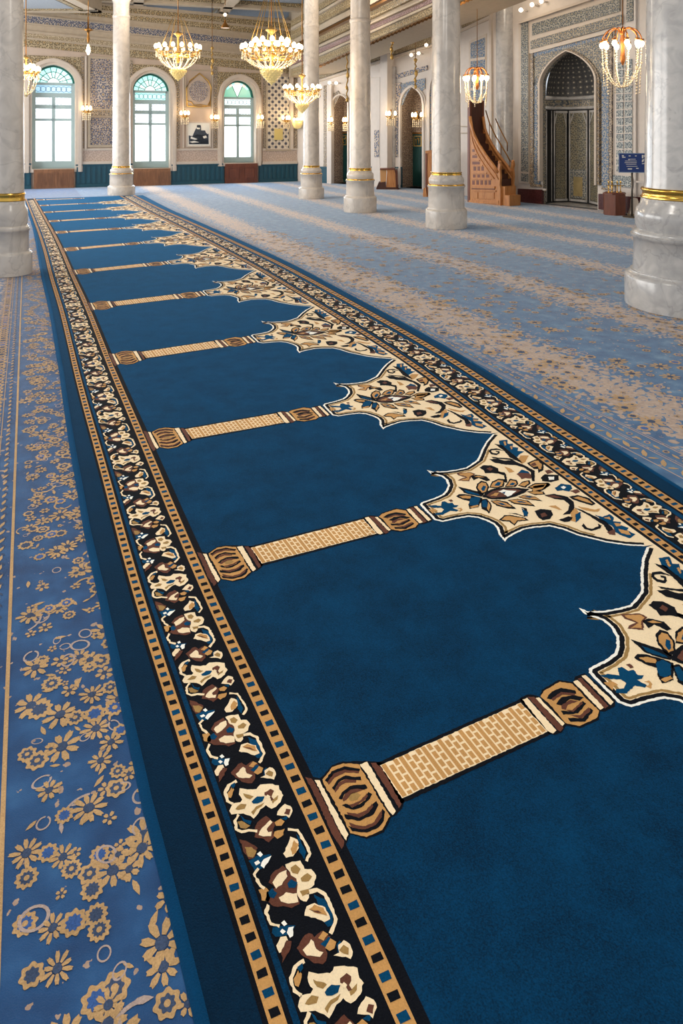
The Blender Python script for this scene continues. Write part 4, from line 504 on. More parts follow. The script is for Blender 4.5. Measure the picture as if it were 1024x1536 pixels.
def vine(s,t,r,m):
    a0=random.uniform(0,6.28); pts=[]; x,y=s,t; d=a0; cv=random.choice((-1,1))*random.uniform(2,5)
    for i in range(14): pts.append((x,y)); d+=cv*.06; x+=r*.14*math.cos(d); y+=r*.14*math.sin(d)
    w=.055*r
    for i in range(13):
        (x0,y0),(x1,y1)=pts[i],pts[i+1]; l=math.hypot(x1-x0,y1-y0); nx,ny=-(y1-y0)/l*w,(x1-x0)/l*w
        fpoly([(x0-nx,y0-ny),(x1-nx,y1-ny),(x1+nx,y1+ny),(x0+nx,y0+ny)],.0005,m)
    leaf(x,y,r*.28,d,m); leaf(pts[7][0]+.02,pts[7][1],r*.22,d+1.6,m)
def scatter(s0,s1,t0,t1,dens,seed,sc=1.0,avoid=.8):
    random.seed(seed); placed=[]; N=int((s1-s0)*(t1-t0)*dens)
    for _ in range(N*3):
        if len(placed)>=N: break
        s=random.uniform(s0+.02,s1-.02); t=random.uniform(t0,t1); k=random.random(); r=(random.uniform(.038,.068) if k<.22 else random.uniform(.024,.042) if k<.55 else random.uniform(.012,.03))*sc
        if any((s-a)**2+(t-b)**2<((r+c)*avoid)**2 for a,b,c in placed[-140:]): continue
        placed.append((s,t,r))
        j=random.random(); FZ[0]=random.uniform(0,.0012)
        if r>.037*sc: daisy(s,t,r,random.choice((8,9,10))) if j<.72 else rosette(s,t,r*.75)
        elif r>.024*sc: rosette(s,t,r) if j<.5 else daisy(s,t,r,6) if j<.75 else ringf(s,t,r,FL)
        else: leaf(s,t,r*1.2,j*16,FT) if j<.5 else ringf(s,t,r,FL) if j<.58 else daisy(s,t,r,5) if j<.86 else vine(s,t,r*4,FL if j<.95 else FT)
FZ[0]=0
# left of the runner: loose daisies and vines behind a beige rule, then an outer border
scatter(-.03,.34,.9,14,250,11,.9,.88); FZ[0]=0; scatter(-.03,.62,14,19,30,12,1.4)
fpoly([(-.068,.2),(-.055,.2),(-.055,22),(-.068,22)],.0009,FT); fpoly([(-.15,.2),(-.145,.2),(-.145,22),(-.15,22)],.0009,FT)
random.seed(5); t=.5
while t<16:
    leaf(-.108,t,.026,1.2+random.uniform(-.3,.3),FT); leaf(-.1,t+.03,.018,-1.0,FD); 
    rosette(-.2,t,.04); leaf(-.25,t+.05,.03,.6,FT); t+=.075
# right of the runner: ruled border then stripes
R0=3.27
for s,w in ((R0+.02,.009),(R0+.135,.009),(R0+.156,.006),(R0+.265,.01),(R0+.287,.006)): fpoly([(s,-1),(s+w,-1),(s+w,21),(s,21)],.0010,FL)
random.seed(6); t=1.0
while t<16:
    leaf(R0+.08,t,.05,1.0+random.uniform(-.5,.5),FT); leaf(R0+.075,t+.07,.032,-.6,FT); leaf(R0+.21,t+.03,.034,1.4,FT); rosette(R0+.21,t+.1,.02); t+=.14
scatter(3.58,4.45,1.2,13,50,21,1.3,.7); scatter(4.45,5.3,1.2,12,24,22,1.3,.9); scatter(5.3,6.15,1.5,12,42,23,1.3,.75); scatter(6.15,7.8,2,12,18,24,1.3)
floor=struct(fb.build('floor',[floor_mat(),pile('floor_tan',C(188,152,106),.22,.2),pile('floor_dark_olive',C(64,78,104),.3,.1),pile('floor_line_grey',C(176,156,146),.2,.2),pile('floor_deep_blue',C(58,92,150),.25,.2)]))

# ------------------------------------------------------------------ walls
ZC=6.42
BW=Wall((flo(37,283.5)),(flo(445,271.8)))
cB=BW.A+BW.d*BW.L
R1=Wall((cB.x,cB.y),flo(645,284)); R2=Wall(flo(690,293),flo(955,321))
RB=Wall((-2.15,28.0),(-2.15+.342*20,28.0-.94*20))
def wall_open(W,a0,a1,z1,ops,depth,mats,name,parent=None):
    """mats: 0 wall 1 reveal. ops: (a0,a1,zb,zs,za)"""
    mb=MB(); ops=sorted(ops); cur=a0; PT=.32 if name=='wall_qibla' else POINT
    def f(poly,m=0): W.prism_l(mb,poly,-.02,0,m)
    for (p,q,zb,zs,za) in ops:
        f([(cur,0),(p,0),(p,z1),(cur,z1)])
        if zb>.01: f([(p,0),(q,0),(q,zb),(p,zb)])
        ar=archpts(p,q,zs,za,pt=PT); f([(p,z1)]+ar+[(q,z1)] if False else ar+[(q,z1),(p,z1)])
        out=[(p,max(zb,0))]+ar+[(q,max(zb,0))]
        vs=[];us=[]
        for a,z in out: vs+= [W.w(a,z,0),W.w(a,z,-depth)]; us+=[(a,z),(a+depth,z)]
        k=len(out); mb.shared(vs,[(2*i,2*i+1,2*i+3,2*i+2) for i in range(k-1)],1,False,us)
        mb.face([vs[0],vs[-2],vs[-1],vs[1]],1)
        cur=q
    f([(cur,0),(a1,0),(a1,z1),(cur,z1)])
    return mb.build(name,mats,parent)
def win_px(W,x0,x1,yb,ys,ya):
    ym=(yb+ys)/2; a0=W.loc(x0,ym)[0]; a1=W.loc(x1,ym)[0]; xm=(x0+x1)/2
    return (a0,a1,W.loc(xm,yb)[1],W.loc(xm,ys)[1],W.loc(xm,ya)[1])
WINS=[win_px(BW,48,112.5,253,124,97),win_px(BW,199,254.5,252,136,109.5),win_px(BW,335,382.8,244,146,120.5)]
struct(wall_open(BW,-5.5,BW.L,ZC,WINS,.42,[M['plaster'],M['cream']],'wall_back'))
D1=win_px(R1,499.5,523,276,157,143); D2=win_px(R1,602.5,635,282,158,131)
D1=(D1[0],D1[1],0,D1[3],D1[4]); D2=(D2[0],D2[1],0,D2[3],D2[4])
struct(wall_open(R1,0,R1.L,ZC,[D1,D2],.75,[M['white'],M['door_tile']],'wall_right'))
MH=win_px(R2,814,896,306,124,77); MH=(MH[0],MH[1],0,MH[3],MH[4])
struct(wall_open(R2,0,R2.L+3.5,ZC,[MH],.12,[M['white'],M['m_gold']],'wall_qibla'))
# return between the two right-hand walls
rb_=MB(); p=R1.w(R1.L,0); q=R2.w(0,0); rb_.face([p,q,q+Vector((0,0,ZC)),p+Vector((0,0,ZC))]); struct(rb_.build('wall_return',M['white']))
# ceiling: coffers of blue-grey between pale ribs
ce=MB(); ce.face([(-18,-4,ZC+.25),(-18,32,ZC+.25),(14,32,ZC+.25),(14,-4,ZC+.25)],0); struct(ce.build('ceiling',M['ceilblue']))
tr=MB()
d=Vector((-.29,.957,0)); nrm=Vector((.957,.29,0))
for k in range(-5,5):
    c=Vector((-3.95,25,ZC+.125))+nrm*(k*3.1); tr.box(c+d*-8,(.34,24,.25),0,(nrm,d))
    for e in (-.24,.24): tr.box(c+d*-8+nrm*e+Vector((0,0,.05)),(.1,24,.14),1,(nrm,d))
for k in range(5):
    c=Vector((-5.0,25.2-k*5.2,ZC+.125)); tr.box(c,(26,.34,.25),0,(nrm*1,d))
    tr.box(c-d*.24+Vector((0,0,.05)),(26,.1,.14),1,(nrm,d))
struct(tr.build('trim_1',[M['soffit'],M['f_gold']]))

# dropped coffer over the left bay
xe=(157-512)/FP*24.2
tr=MB(); tr.box((xe-5,21.6,6.2),(10,4.6,.36),0); 
for (cx_,cy_,sx_,sy_) in ((xe-5,23.72,10,.34),(xe-.17,21.6,.34,4.6),(xe-5,19.5,10,.34)): tr.box((cx_,cy_,6.0),(sx_,sy_,.06),0)
tr.box((xe-5,23.35,5.995),(10,.16,.05),1); tr.box((xe-.5,21.6,5.995),(.16,4.0,.05),1)
tr.box((xe-5.3,21.4,6.015),(9.2,3.7,.02),2)
struct(tr.build('trim_13',[M['soffit'],M['f_gold'],M['ceilblue']]))
# cornice of the window wall (traced bands, stepping outwards)
co=MB()
def bandq(W,mb,xl,xr,l0,l1,r0,r1,o,m): W.prism(mb,[(xl,l0),(xr,r0),(xr,r1),(xl,l1)],0,o,m)
for (l0,l1,r0,r1,o,m) in ((58,69,99,111,.06,1),(55,58,96,99,.12,0),(49,55,89,96,.09,3),(45,49,85.5,89,.16,0),(35,45,77,85.5,.12,0),(33,35,75,77,.22,0),(22,33,66,75,.2,2),(20,22,64,66,.3,0),(12,20,56,64,.26,0),(6,12,47,56,.36,1),(3,6,44,47,.44,0),(-4,3,35,44,.4,1),(-8,-4,31,35,.5,0)):
    bandq(BW,co,-20,449,l0-5.6,l1-5.6,r0+.9,r1+.9,o,m)
struct(co.build('trim_2',[M['soffit'],M['f_gold'],M['f_blue'],M['f_plain']]))
# entablature carried along behind the colonnade
be=MB()
def ln(x,x0,y0,sl): return y0+(x-x0)*sl
RB.prism(be,[(433,116),(480,96.5),(560,60.5),(647,22.5),(760,-28),(760,-70),(480,-60),(433,20)],-1.3,0,0,back=True)
for (y478,th,sl,o,m) in ((85,11,-.45,.14,1),(81,3.5,-.45,.22,0),(72,8,-.45,.06,2),(68,3,-.45,.16,0),(52,13,-.48,.1,1),(48,3.5,-.5,.26,3),(38,9,-.52,.22,0),(22,14,-.56,.32,1),(17,4,-.58,.42,0),(6,10,-.6,.38,1)):
    x0,x1=436,735
    RB.prism(be,[(x0,ln(x0,478,y478,sl)),(x1,ln(x1,478,y478,sl)),(x1,ln(x1,478,y478+th,sl)),(x0,ln(x0,478,y478+th,sl))],0,o,m)
# dentils
for i in range(44):
    x=470+i*5.6; y=ln(x,478,97,-.45); RB.prism(be,[(x,y-2),(x+4.2,y-3.9),(x+4.2,y+.2),(x+2.1,y+3.2),(x,y+2.4)],-.05,.05,3)
struct(be.build('trim_3',[M['soffit'],M['f_gold'],M['f_purple'],M['bronze']]))
# cornice + panels on the far right wall
rc=MB()
for (l0,l1,r0,r1,o,m) in ((104,110,44,51,.12,0),(112,121,54,64,.06,1),(122,125,66,69.5,.12,0)):
    R1.prism(rc,[(470,l0),(648,r0),(648,r1),(470,l1)],0,o,m)
struct(rc.build('trim_4',[M['cream'],M['f_plain']]))
# ------------------------------------------------------------------ windows
def window(name,W,op,styl,parent=None):
    a0,a1,zb,zs,za=op; root=bpy.data.objects.new(name,None); root.location=W.w((a0+a1)/2,zb,-.3); COL.objects.link(root); struct(root)
    bk=-.36; fr=-.24
    sc=lambda ar,k,c:[(c[0]+(a-c[0])*k,c[1]+(z-c[1])*k) for a,z in ar]
    ar=archpts(a0,a1,zs,za); am=(a0+a1)/2; w=a1-a0
    # zones (fractions from sill to spring)
    h=zs-zb; z=lambda f: zb+h*f
    zz=dict(sill=z(.02),low0=z(.085),low1=z(.555),mid0=z(.585),mid1=z(.70),up0=z(.745),up1=z(.83),bl0=z(.885),bl1=z(.975))
    mu=MB(); fw=w*.085
    for (p,q,s,t) in ((a0,zb,a0+fw,zs),(a1-fw,zb,a1,zs),(a0+fw,zb,a1-fw,zz['low0']),(am-w*.04,zz['low0'],am+w*.04,zz['up1']),
        (a0+fw,zz['low1'],a1-fw,zz['mid0']),(a0+fw,zz['mid1'],a1-fw,zz['up0']),(a0+fw,zz['up1'],a1-fw,zz['bl0']),(a0+fw*.4,zz['bl1'],a1-fw*.4,zs+.02)):
        W.prism_l(mu,[(p,q),(s,q),(s,t),(p,t)],bk,fr,0)
    c=(am,zs); inn=sc(ar,.90,c)
    for i in range(len(ar)-1):
        W.prism_l(mu,[ar[i],ar[i+1],inn[i+1],inn[i]],bk,fr,1)
    mu.build('window_frame',[M['sash'],plain('arch_green_'+name,C(10,104,92),.5)],root)
    def pane(poly,mat,nm='pane',o=-.33): mb=MB(); W.prism_l(mb,poly,bk,o,0); return mb.build(nm,mat,root)
    R=lambda p,q,s,t:[(p,q),(s,q),(s,t),(p,t)]
    for (p,s) in ((a0+fw,am-w*.04),(am+w*.04,a1-fw)):
        pane(R(p,zz['low0'],s,zz['low1']),M['pane']); pane(R(p,zz['mid0'],s,zz['mid1']),M['pane_frost']); pane(R(p,zz['up0'],s,zz['up1']),M['pane_frost'])
    pane(R(a0+fw*.5,zz['bl0'],a1-fw*.5,zz['bl1']),M[styl[0]],'stained_band')
    # lunette: concentric petals of stained glass with lead lines
    def polar(f,t): # f radius fraction, t angle index 0..1 along the arch
        k=t*(len(inn)-1); i=min(int(k),len(inn)-2); g=k-i; x=inn[i][0]+(inn[i+1][0]-inn[i][0])*g; y=inn[i][1]+(inn[i+1][1]-inn[i][1])*g
        return (c[0]+(x-c[0])*f, c[1]+(y-c[1])*f)
    gl=MB(); ld=MB()
    if styl[1]=='fan':
        n=9
        for i in range(n):
            t0,t1=i/n,(i+1)/n
            W.prism_l(gl,[polar(.72,t0),polar(1,t0),polar(1,(t0+t1)/2),polar(1,t1),polar(.72,t1)],bk,-.33,1)
            W.prism_l(gl,[polar(.34,t0),polar(.72,t0),polar(.72,t1),polar(.34,t1)],bk,-.33,0 if i%2 else 1)
        W.prism_l(gl,[polar(.34,i/10) for i in range(11)],bk,-.33,0)
        for f in (.34,.72):
            for i in range(12): p0,p1=polar(f,i/12),polar(f,(i+1)/12); ld.tube([W.w(p0[0],p0[1],-.325),W.w(p1[0],p1[1],-.325)],.012,4)
        for i in range(1,n): p0,p1=polar(.34,i/n),polar(1,i/n); ld.tube([W.w(p0[0],p0[1],-.325),W.w(p1[0],p1[1],-.325)],.012,4)
        gm=[M['pane_pale'],M['pane_aqua']]
    else:
        W.prism_l(gl,[c]+[polar(.85,t) for t in (.29,.4,.5,.6,.71)],bk,-.33,0)
        W.prism_l(gl,[c]+[polar(.85,t) for t in (0,.1,.2,.29)],bk,-.33,1); W.prism_l(gl,[c]+[polar(.85,t) for t in (.71,.8,.9,1)],bk,-.33,1)
        n=10
        for i in range(n): W.prism_l(gl,[polar(.85,i/n),polar(1,i/n),polar(1,(i+1)/n),polar(.85,(i+1)/n)],bk,-.33,(1,2,3,2,3,3,2,3,2,1)[i])
        for t in (.29,.71): p1=polar(.85,t); ld.tube([W.w(c[0],c[1],-.325),W.w(p1[0],p1[1],-.325)],.012,4)
        gm=[M['pane_pale'],M['pane_green'],M['pane_aqua'],M['pane_pink']]
    gl.build('stained_lunette',gm,root); ld.build('leading',M['lead'],root)
    # tracery over frosted panes
    tr=MB()
    for (p,s) in ((a0+fw,am-w*.04),(am+w*.04,a1-fw)):
        for (q,t) in ((zz['mid0'],zz['mid1']),(zz['up0'],zz['up1'])):
            for i in range(4):
                for j in range(2):
                    cx=p+(s-p)*(i+.5)/4; cz=q+(t-q)*(j+.5)/2; r=min((s-p)/8,(t-q)/4)*.85
                    tr.tube([W.w(cx+r*math.cos(k*PI/4),cz+r*math.sin(k*PI/4),-.322) for k in range(9)],.006,4)
    for i in range(7):
        cx=a0+w*(.14+.12*i); r=(zz['bl1']-zz['bl0'])*.36; cz=(zz['bl0']+zz['bl1'])/2
        tr.tube([W.w(cx+r*math.cos(k*PI/4),cz+r*math.sin(k*PI/4),-.322) for k in range(9)],.01,4)
    tr.build('tracery',plain('tracery_'+name,C(150,168,190),.6),root)
    # moulded surround
    su=MB(); 
    for (k0,k1,o) in ((1.0,1.14,.07),(1.14,1.30,.13),(1.30,1.36,.09)):
        A=sc(ar,k0,c); B=sc(ar,k1,c)
        A=[(A[0][0],zb-.12)]+A+[(A[-1][0],zb-.12)]; B=[(B[0][0],zb-.12)]+B+[(B[-1][0],zb-.12)]
        if k1>1.3:
            B=[(a,min(z_,B[0][1]+99)) for a,z_ in B]
        for i in range(len(A)-1): W.prism_l(su,[A[i],A[i+1],B[i+1],B[i]],0,o,0)
    W.prism_l(su,R(a0-w*.02,zb-.12,a1+w*.02,zb),-.3,.1,0)
    struct(su.build('window_surround',M['cream'],root))
    return root
window('window_1',BW,WINS[0],('pane_blue','fan')); window('window_2',BW,WINS[1],('pane_aqua','fan')); window('window_3',BW,WINS[2],('pane_pale','wedge'))

# brown panelled cupboards below the windows
def cupboard(x0,y0,x1,y1,label,mat,fluted):
    W=BW; xm=(x0+x1)/2; a0=W.loc(x0,(y0+y1)/2,.16)[0]; a1=W.loc(x1,(y0+y1)/2,.16)[0]; zt=W.loc(xm,y0,.16)[1]
    t=thing('window_cupboard',W.w((a0+a1)/2,0,.1),label,'cupboard','brown cupboards under the arched windows')
    b=MB(); W.prism_l(b,[(a0,.005),(a1,.005),(a1,zt),(a0,zt)],.02,.14,0,back=True); b.build('body',mat,t)
    am=(a0+a1)/2
    for (p,q) in ((a0+.05,am-.015),(am+.015,a1-.05)):
        d=MB(); W.prism_l(d,[(p,.08),(q,.08),(q,zt-.07),(p,zt-.07)],.13,.155,0)
        if fluted:
            n=9
            for i in range(n): u=p+.04+(q-p-.08)*i/n; W.prism_l(d,[(u,.13),(u+(q-p)*.055,.13),(u+(q-p)*.055,zt-.12),(u,zt-.12)],.15,.17,0)
        else:
            W.prism_l(d,[(p+.1,.2),(q-.1,.2),(q-.1,zt-.19),(p+.1,zt-.19)],.15,.175,0)
            for r in ((p+.05,.14,q-.05,.17),(p+.05,zt-.16,q-.05,zt-.13),(p+.05,.17,p+.08,zt-.16),(q-.08,.17,q-.05,zt-.16)): W.prism_l(d,[(r[0],r[1]),(r[2],r[1]),(r[2],r[3]),(r[0],r[3])],.15,.17,0)
        d.build('door',mat,t)
    return t
cupboard(50.5,254,111.5,281,'brown reeded cupboard below the leftmost, blue-banded arched window',M['woodb'],True)
cupboard(201,253,255.5,278,'brown reeded cupboard below the middle window, right of the slim back column',M['woodb'],True)
cupboard(338,245.5,386.5,275,'dark red-brown panelled cupboard below the window with the green and white fan',M['woodr'],False)

# teal wainscot, ribbed
def wainscot(W,name,segs,ytop,rib=True,h=None):
    mb=MB()
    for (x0,x1) in segs:
        a0=W.loc(x0,262,.06)[0]; a1=W.loc(x1,262,.06)[0]; zt=W.loc((x0+x1)/2,ytop,.06)[1]
        W.prism_l(mb,[(a0,.0),(a1,.0),(a1,zt),(a0,zt)],0,.05,0); W.prism_l(mb,[(a0,zt),(a1,zt),(a1,zt+.05),(a0,zt+.05)],0,.09,0); W.prism_l(mb,[(a0,0),(a1,0),(a1,.1),(a0,.1)],0,.075,0)
        if rib:
            n=max(2,int((a1-a0)/.17))
            for i in range(n): u=a0+(a1-a0)*(i+.18)/n; v=a0+(a1-a0)*(i+.72)/n; W.prism_l(mb,[(u,.14),(v,.14),(v,zt-.05),(u,zt-.05)],.04,.08,0)
    return struct(mb.build(name,M['teal']))
wainscot(BW,'trim_5',[(-60,47),(113.5,199),(257,336.5),(388,446)],248)
wainscot(R1,'trim_6',[(470,499),(557,570),(570.5,602)],252,False)
# pale dado lattice band + ledge above the wainscot
db=MB()
for (x0,x1) in ((-60,43),(120.5,194),(262.5,330),(393.5,446)):
    BW.rect(db,x0,225.5,x1,242,0,.02,1); BW.rect(db,x0,222.5,x1,225.5,0,.05,0); BW.rect(db,x0,242,x1,247,0,.08,0)
struct(db.build('trim_7',[M['cream'],M['t_pink']]))
# ornament strips beside windows and the spandrels over the arches
osx=MB()
for (x0,x1,y0,y1) in ((122,125.5,84,222),(196,198.5,90,222),(264.5,269.5,98,223),(320.5,325.5,100,223),(394.5,398,112,222),(441,449,112,223),(20,40,84,222)): BW.rect(osx,x0,y0,x1,y1,0,.03,0)
for (x0,x1,y0,y1,o) in ((127,130,84,224,.08),(274,276,100,222,.05),(317.5,319.5,100,222,.05),(436,440,112,224,.1)): BW.rect(osx,x0,y0,x1,y1,0,o,1)
for (W,op,k) in ((BW,WINS[0],1.37),(BW,WINS[1],1.37),(BW,WINS[2],1.37)):
    a0,a1,zb,zs,za=op; am=(a0+a1)/2; ar=[(am+(a-am)*k,zs+(z-zs)*k) for a,z in archpts(a0,a1,zs,za)]
    zt=ar[10][1]+.06; n=len(ar)
    W.prism_l(osx,ar[:11]+[(am,zt),(ar[0][0],zt)],0,.02,2); W.prism_l(osx,ar[10:]+[(ar[-1][0],zt),(am,zt)],0,.02,2)
struct(osx.build('trim_8',[M['t_strip'],M['cream'],M['f_gold']]))

def tpanel(name,label,cat,W,parts,loc_px,group=None):
    t=thing(name,W.P(loc_px[0],loc_px[1],.02),label,cat,group)
    for (nm,fn,mats) in parts:
        mb=MB(); fn(mb); mb.build(nm,mats,t)
    return t
# tall tile panel between the first window and the slim column
tpanel('tile_panel','tall blue floral tile panel beside the leftmost window, half behind the slim back column','tile panel',BW,[
 ('frame',lambda m:(BW.frame(m,131.5,85,191,221,.09,0,.06),BW.rect(m,134,163,189,176,0,.045)),M['soffit']),
 ('upper_tiles',lambda m:BW.rect(m,134.5,88,188.5,163,0,.03),M['t_med']),
 ('medallion',lambda m:BW.prism(m,[(154,160),(147,150),(143,132),(147,118),(153,108),(160,118),(164,132),(160,150)],0,.04),M['t_blue']),
 ('middle_border',lambda m:BW.rect(m,136,165.5,187,174,0,.055),M['t_strip']),
 ('lower_tiles',lambda m:BW.rect(m,134.5,177,188.5,218,0,.03),M['t_med'])],(160,221))
# arched medallion niche + framed picture between window 2 and 3
def goldedge(m):
    pts=[(280.5,159),(279.5,132),(285,121),(299,110),(312,121),(316.5,131),(315,159),(298,160.5),(280.5,159)]
    BW.tubel(m,pts,.06,.028,6)
    BW.tubel(m,[(280,152),(287,153),(290,158),(300,157),(311,159),(315,152)],.06,.022,6)
tpanel('medallion_panel','pointed plaster niche panel with round blue floral medallion and gold edge, above the framed picture','wall panel',BW,[
 ('ground',lambda m:BW.prism(m,[(280,160),(279,132),(299,110),(316.5,131),(316,161)],.004,.04),M['plaster']),
 ('medallion',lambda m:BW.prism(m,[(298+14.5*math.cos(k*PI/12),137+16*math.sin(k*PI/12)) for k in range(24)],.03,.055),M['t_med2']),
 ('gold_edge',goldedge,M['goldp']),
 ('moulding',lambda m:BW.frame(m,277,104,318.5,163,.05,0,.05),M['soffit'])],(298,163))
def pict(m):
    q=lambda x,y:(220+x/3.938,y/3.938)
    for poly in ([(250,850),(248,800),(275,805),(300,790),(330,800),(365,790),(365,850)],[(270,805),(285,770),(300,740),(320,742),(322,770),(345,770),(360,800),(340,820)],[(295,745),(298,738),(318,738),(316,750)],[(250,835),(300,815),(365,825),(366,852),(250,852)]):
        BW.prism(m,[q(*p) for p in poly],.05,.056)
tpanel('framed_picture','framed dark grey landscape picture in a pale square frame, hung low between two windows','picture',BW,[
 ('frame',lambda m:BW.frame(m,279.5,182.5,316.5,220.5,.05,0,.07),M['cream']),('sheet',lambda m:BW.rect(m,280.5,183.5,315.5,219.5,0,.05),M['paper']),('drawing',pict,M['ink']),*[('pale_highlight',(lambda pp:(lambda m:BW.prism(m,[(220+x/3.938,y/3.938) for x,y in pp],.056,.06)))(pp),M['paper']) for pp in ([(262,806),(275,812),(300,822),(285,826),(258,818)],[(292,752),(316,756),(310,764),(296,762)],[(330,806),(350,800),(356,812),(338,818)],[(252,838),(280,832),(310,840),(270,844)],[(345,772),(362,775),(362,790),(350,784)])]],(298,219))
tpanel('tile_panel','grey honeycomb lattice tile panel right of the green fan window, behind the ochre plaque','tile panel',BW,[
 ('frame',lambda m:BW.frame(m,398.5,112,436,226.5,.07,0,.06),M['soffit']),('tiles',lambda m:BW.rect(m,400,114,434.5,225,0,.03),M['t_lat'])],(417,225))
pl=MB(); BW.rect(pl,411.5,193,424,210,.031,.06,0,back=True); tag(pl.build('wall_plaque',M['yellow']),'small square ochre plaque on the grey lattice tile panel','plaque')
# ------------------------------------------------------------------ far right wall: doors in pointed niches
def door(name,W,op,x0,y0,x1,depth,gx):
    a0,a1,zb,zs,za=op; root=bpy.data.objects.new(name,None); root.location=W.w((a0+a1)/2,0,-depth); COL.objects.link(root); struct(root)
    # back wall of niche with door
    nb=MB(); out=[(a0-.02,0)]+archpts(a0,a1,zs,za)+[(a1+.02,0)]
    W.prism_l(nb,out,-depth-.05,-depth,0); nb.build('niche_back',M['door_tile'],root)
    p=W.loc(x0,240,-depth+.03)[0]; q=W.loc(x1,240,-depth+.03)[0]; zt=W.loc((x0+x1)/2,y0,-depth+.03)[1]; w=q-p
    fr=MB()
    for r in ((p-.06,0,p,zt+.06),(q,0,q+.06,zt+.06),(p,zt,q,zt+.06)): W.prism_l(fr,[(r[0],r[1]),(r[2],r[1]),(r[2],r[3]),(r[0],r[3])],-depth,-depth+.06,0)
    fr.build('door_frame',M['bronze'],root)
    lf=MB(); W.prism_l(lf,[(p,.02),(q,.02),(q,zt*.74),(p,zt*.74)],-depth,-depth+.03,0); W.prism_l(lf,[(p+.1,.15),(q-.1,.15),(q-.1,zt*.7),(p+.1,zt*.7)],-depth,-depth+.045,0); lf.build('door_leaf',M['dgreen'],root)
    tp=MB(); W.prism_l(tp,[(p,zt*.74),(q,zt*.74),(q,zt),(p,zt)],-depth,-depth+.035,0); tp.build('transom_panel',M['dgreen'],root)
    g=MB(); i0=p+w*.18; i1=q-w*.1; b0=zt*.765; b1=zt*.965
    for r in ((i0,b0,i1,b0+.035),(i0,b1-.03,i1,b1),(i0,b0,i0+.03,b1),(i1-.03,b0,i1,b1)): W.prism_l(g,[(r[0],r[1]),(r[2],r[1]),(r[2],r[3]),(r[0],r[3])],-depth+.03,-depth+.05,0)
    S=lambda pts:g.tube([W.w(i0+(i1-i0)*x,b0+(b1-b0)*z,-depth+.05) for x,z in pts],.022,5)
    for pts in gx: S(pts)
    g.build('gold_calligraphy',M['goldp'],root)
    su=MB()
    am=(a0+a1)/2; ar=archpts(a0,a1,zs,za)
    for (k0,k1,o) in ((1,1.16,.1),(1.16,1.3,.06)):
        A=[(am+(a-am)*k0,zs+(z-zs)*(1+(k0-1)*.5)) for a,z in ar]; B=[(am+(a-am)*k1,zs+(z-zs)*(1+(k1-1)*.5)) for a,z in ar]
        A=[(A[0][0],.9 if False else 0)]+A+[(A[-1][0],0)]; B=[(B[0][0],0)]+B+[(B[-1][0],0)]
        for i in range(len(A)-1): W.prism_l(su,[A[i],A[i+1],B[i+1],B[i]],0,o,0)
    su.build('arch_surround',M['white'],root)
    return root
door('door_1',R1,D1,506,200.5,521.5,.62,[[(.15,.75),(.3,.62),(.5,.7),(.72,.6),(.9,.78)],[(.5,.7),(.52,.45),(.5,.2)],[(.3,.35),(.5,.2),(.7,.3)]])
door('door_2',R1,D2,617.5,201,634,.7,[[(.35,.15),(.34,.6),(.5,.78),(.68,.6),(.66,.25)],[(.5,.78),(.8,.72)],[(.34,.6),(.2,.7)]])
# dressings of this wall
w1=MB()
def R_(x0,y0,x1,y1,o,m): R1.rect(w1,x0,y0,x1,y1,0,o,m)
R_(490,128,496.5,276,.16,0); R_(485,128,490,250,.05,1)
R_(557.5,115,569.5,283,.22,0); R_(556,108,571,116,.3,0); R_(561,195,568,236,.235,3)
R_(570,60,580.5,284,.4,0); R_(581,100,591.5,284,.12,2); R_(592,124,600.5,236,.06,3); R_(592,236,601,253,.08,0)
R1.prism(w1,[(600,126),(637,117),(637,133),(628,139),(619.5,128),(611,139),(603,158),(600,158)],0,.04,4)
R1.prism(w1,[(499,140),(507,136),(510,142),(503,156),(499,166)],0,.04,1)
R1.prism(w1,[(592,112),(640,98),(640,105),(592,119)],0,.06,3)
struct(w1.build('trim_9',[M['white'],M['t_strip'],M['marbleg'],M['t_blue'],M['m_blue']]))
# tall slim bluish arch at the end of this wall
al=MB(); pts=[(641,285),(641,140),(643,122),(650,108)]
R1.prism(al,[(639,284),(639,140),(641,122),(648,104),(650,112),(645,126),(643.5,142),(643.5,284)],0,.1,0); R1.prism(al,[(644,284),(644,142),(646,128),(650,118),(650,284)],0,.05,1)
struct(al.build('trim_10',[M['white'],M['m_blue']]))

# ------------------------------------------------------------------ qibla wall
qw=MB()
def Q_(px,o,m): R2.prism(qw,px,0,o,m)
Q_([(692,30),(733,10.5),(733,22),(692,42)],.05,1); Q_([(690,46),(736,25),(736,27.5),(690,48.5)],.06,0); Q_([(690,6),(736,-16),(736,-13),(690,9)],.1,0)
Q_([(733,-15),(736,-16),(737,296),(734,297)],.08,0)
Q_([(703,62),(729,50),(729,152),(703,152)],.02,0); Q_([(705.5,65),(727,56),(727,150),(705.5,150)],.03,2); 
for y in (88,112,132): Q_([(705.5,y),(727,y-3),(727,y+1),(705.5,y+4)],.05,0)
Q_([(690,189),(702,189),(702,190.5),(690,190.5)],.03,3); Q_([(690,199),(702,199),(702,200.5),(690,200.5)],.03,3)
struct(qw.build('trim_11',[M['cream'],M['f_plain'],M['m_blue'],M['soffit']]))
# engaged grey marble shaft
a=R2.loc(759,250)[0]; e=MB(); c=R2.w(a,0,.05); e.lathe(c,[(.34,0),(.34,.3),(.3,.34),(.27,.42),(.25,.5),(.25,ZC)],28,0)
tag(e.build('wall_column',M['marbleg']),'grey marble half column set in the white wall between pulpit and prayer niche','column')

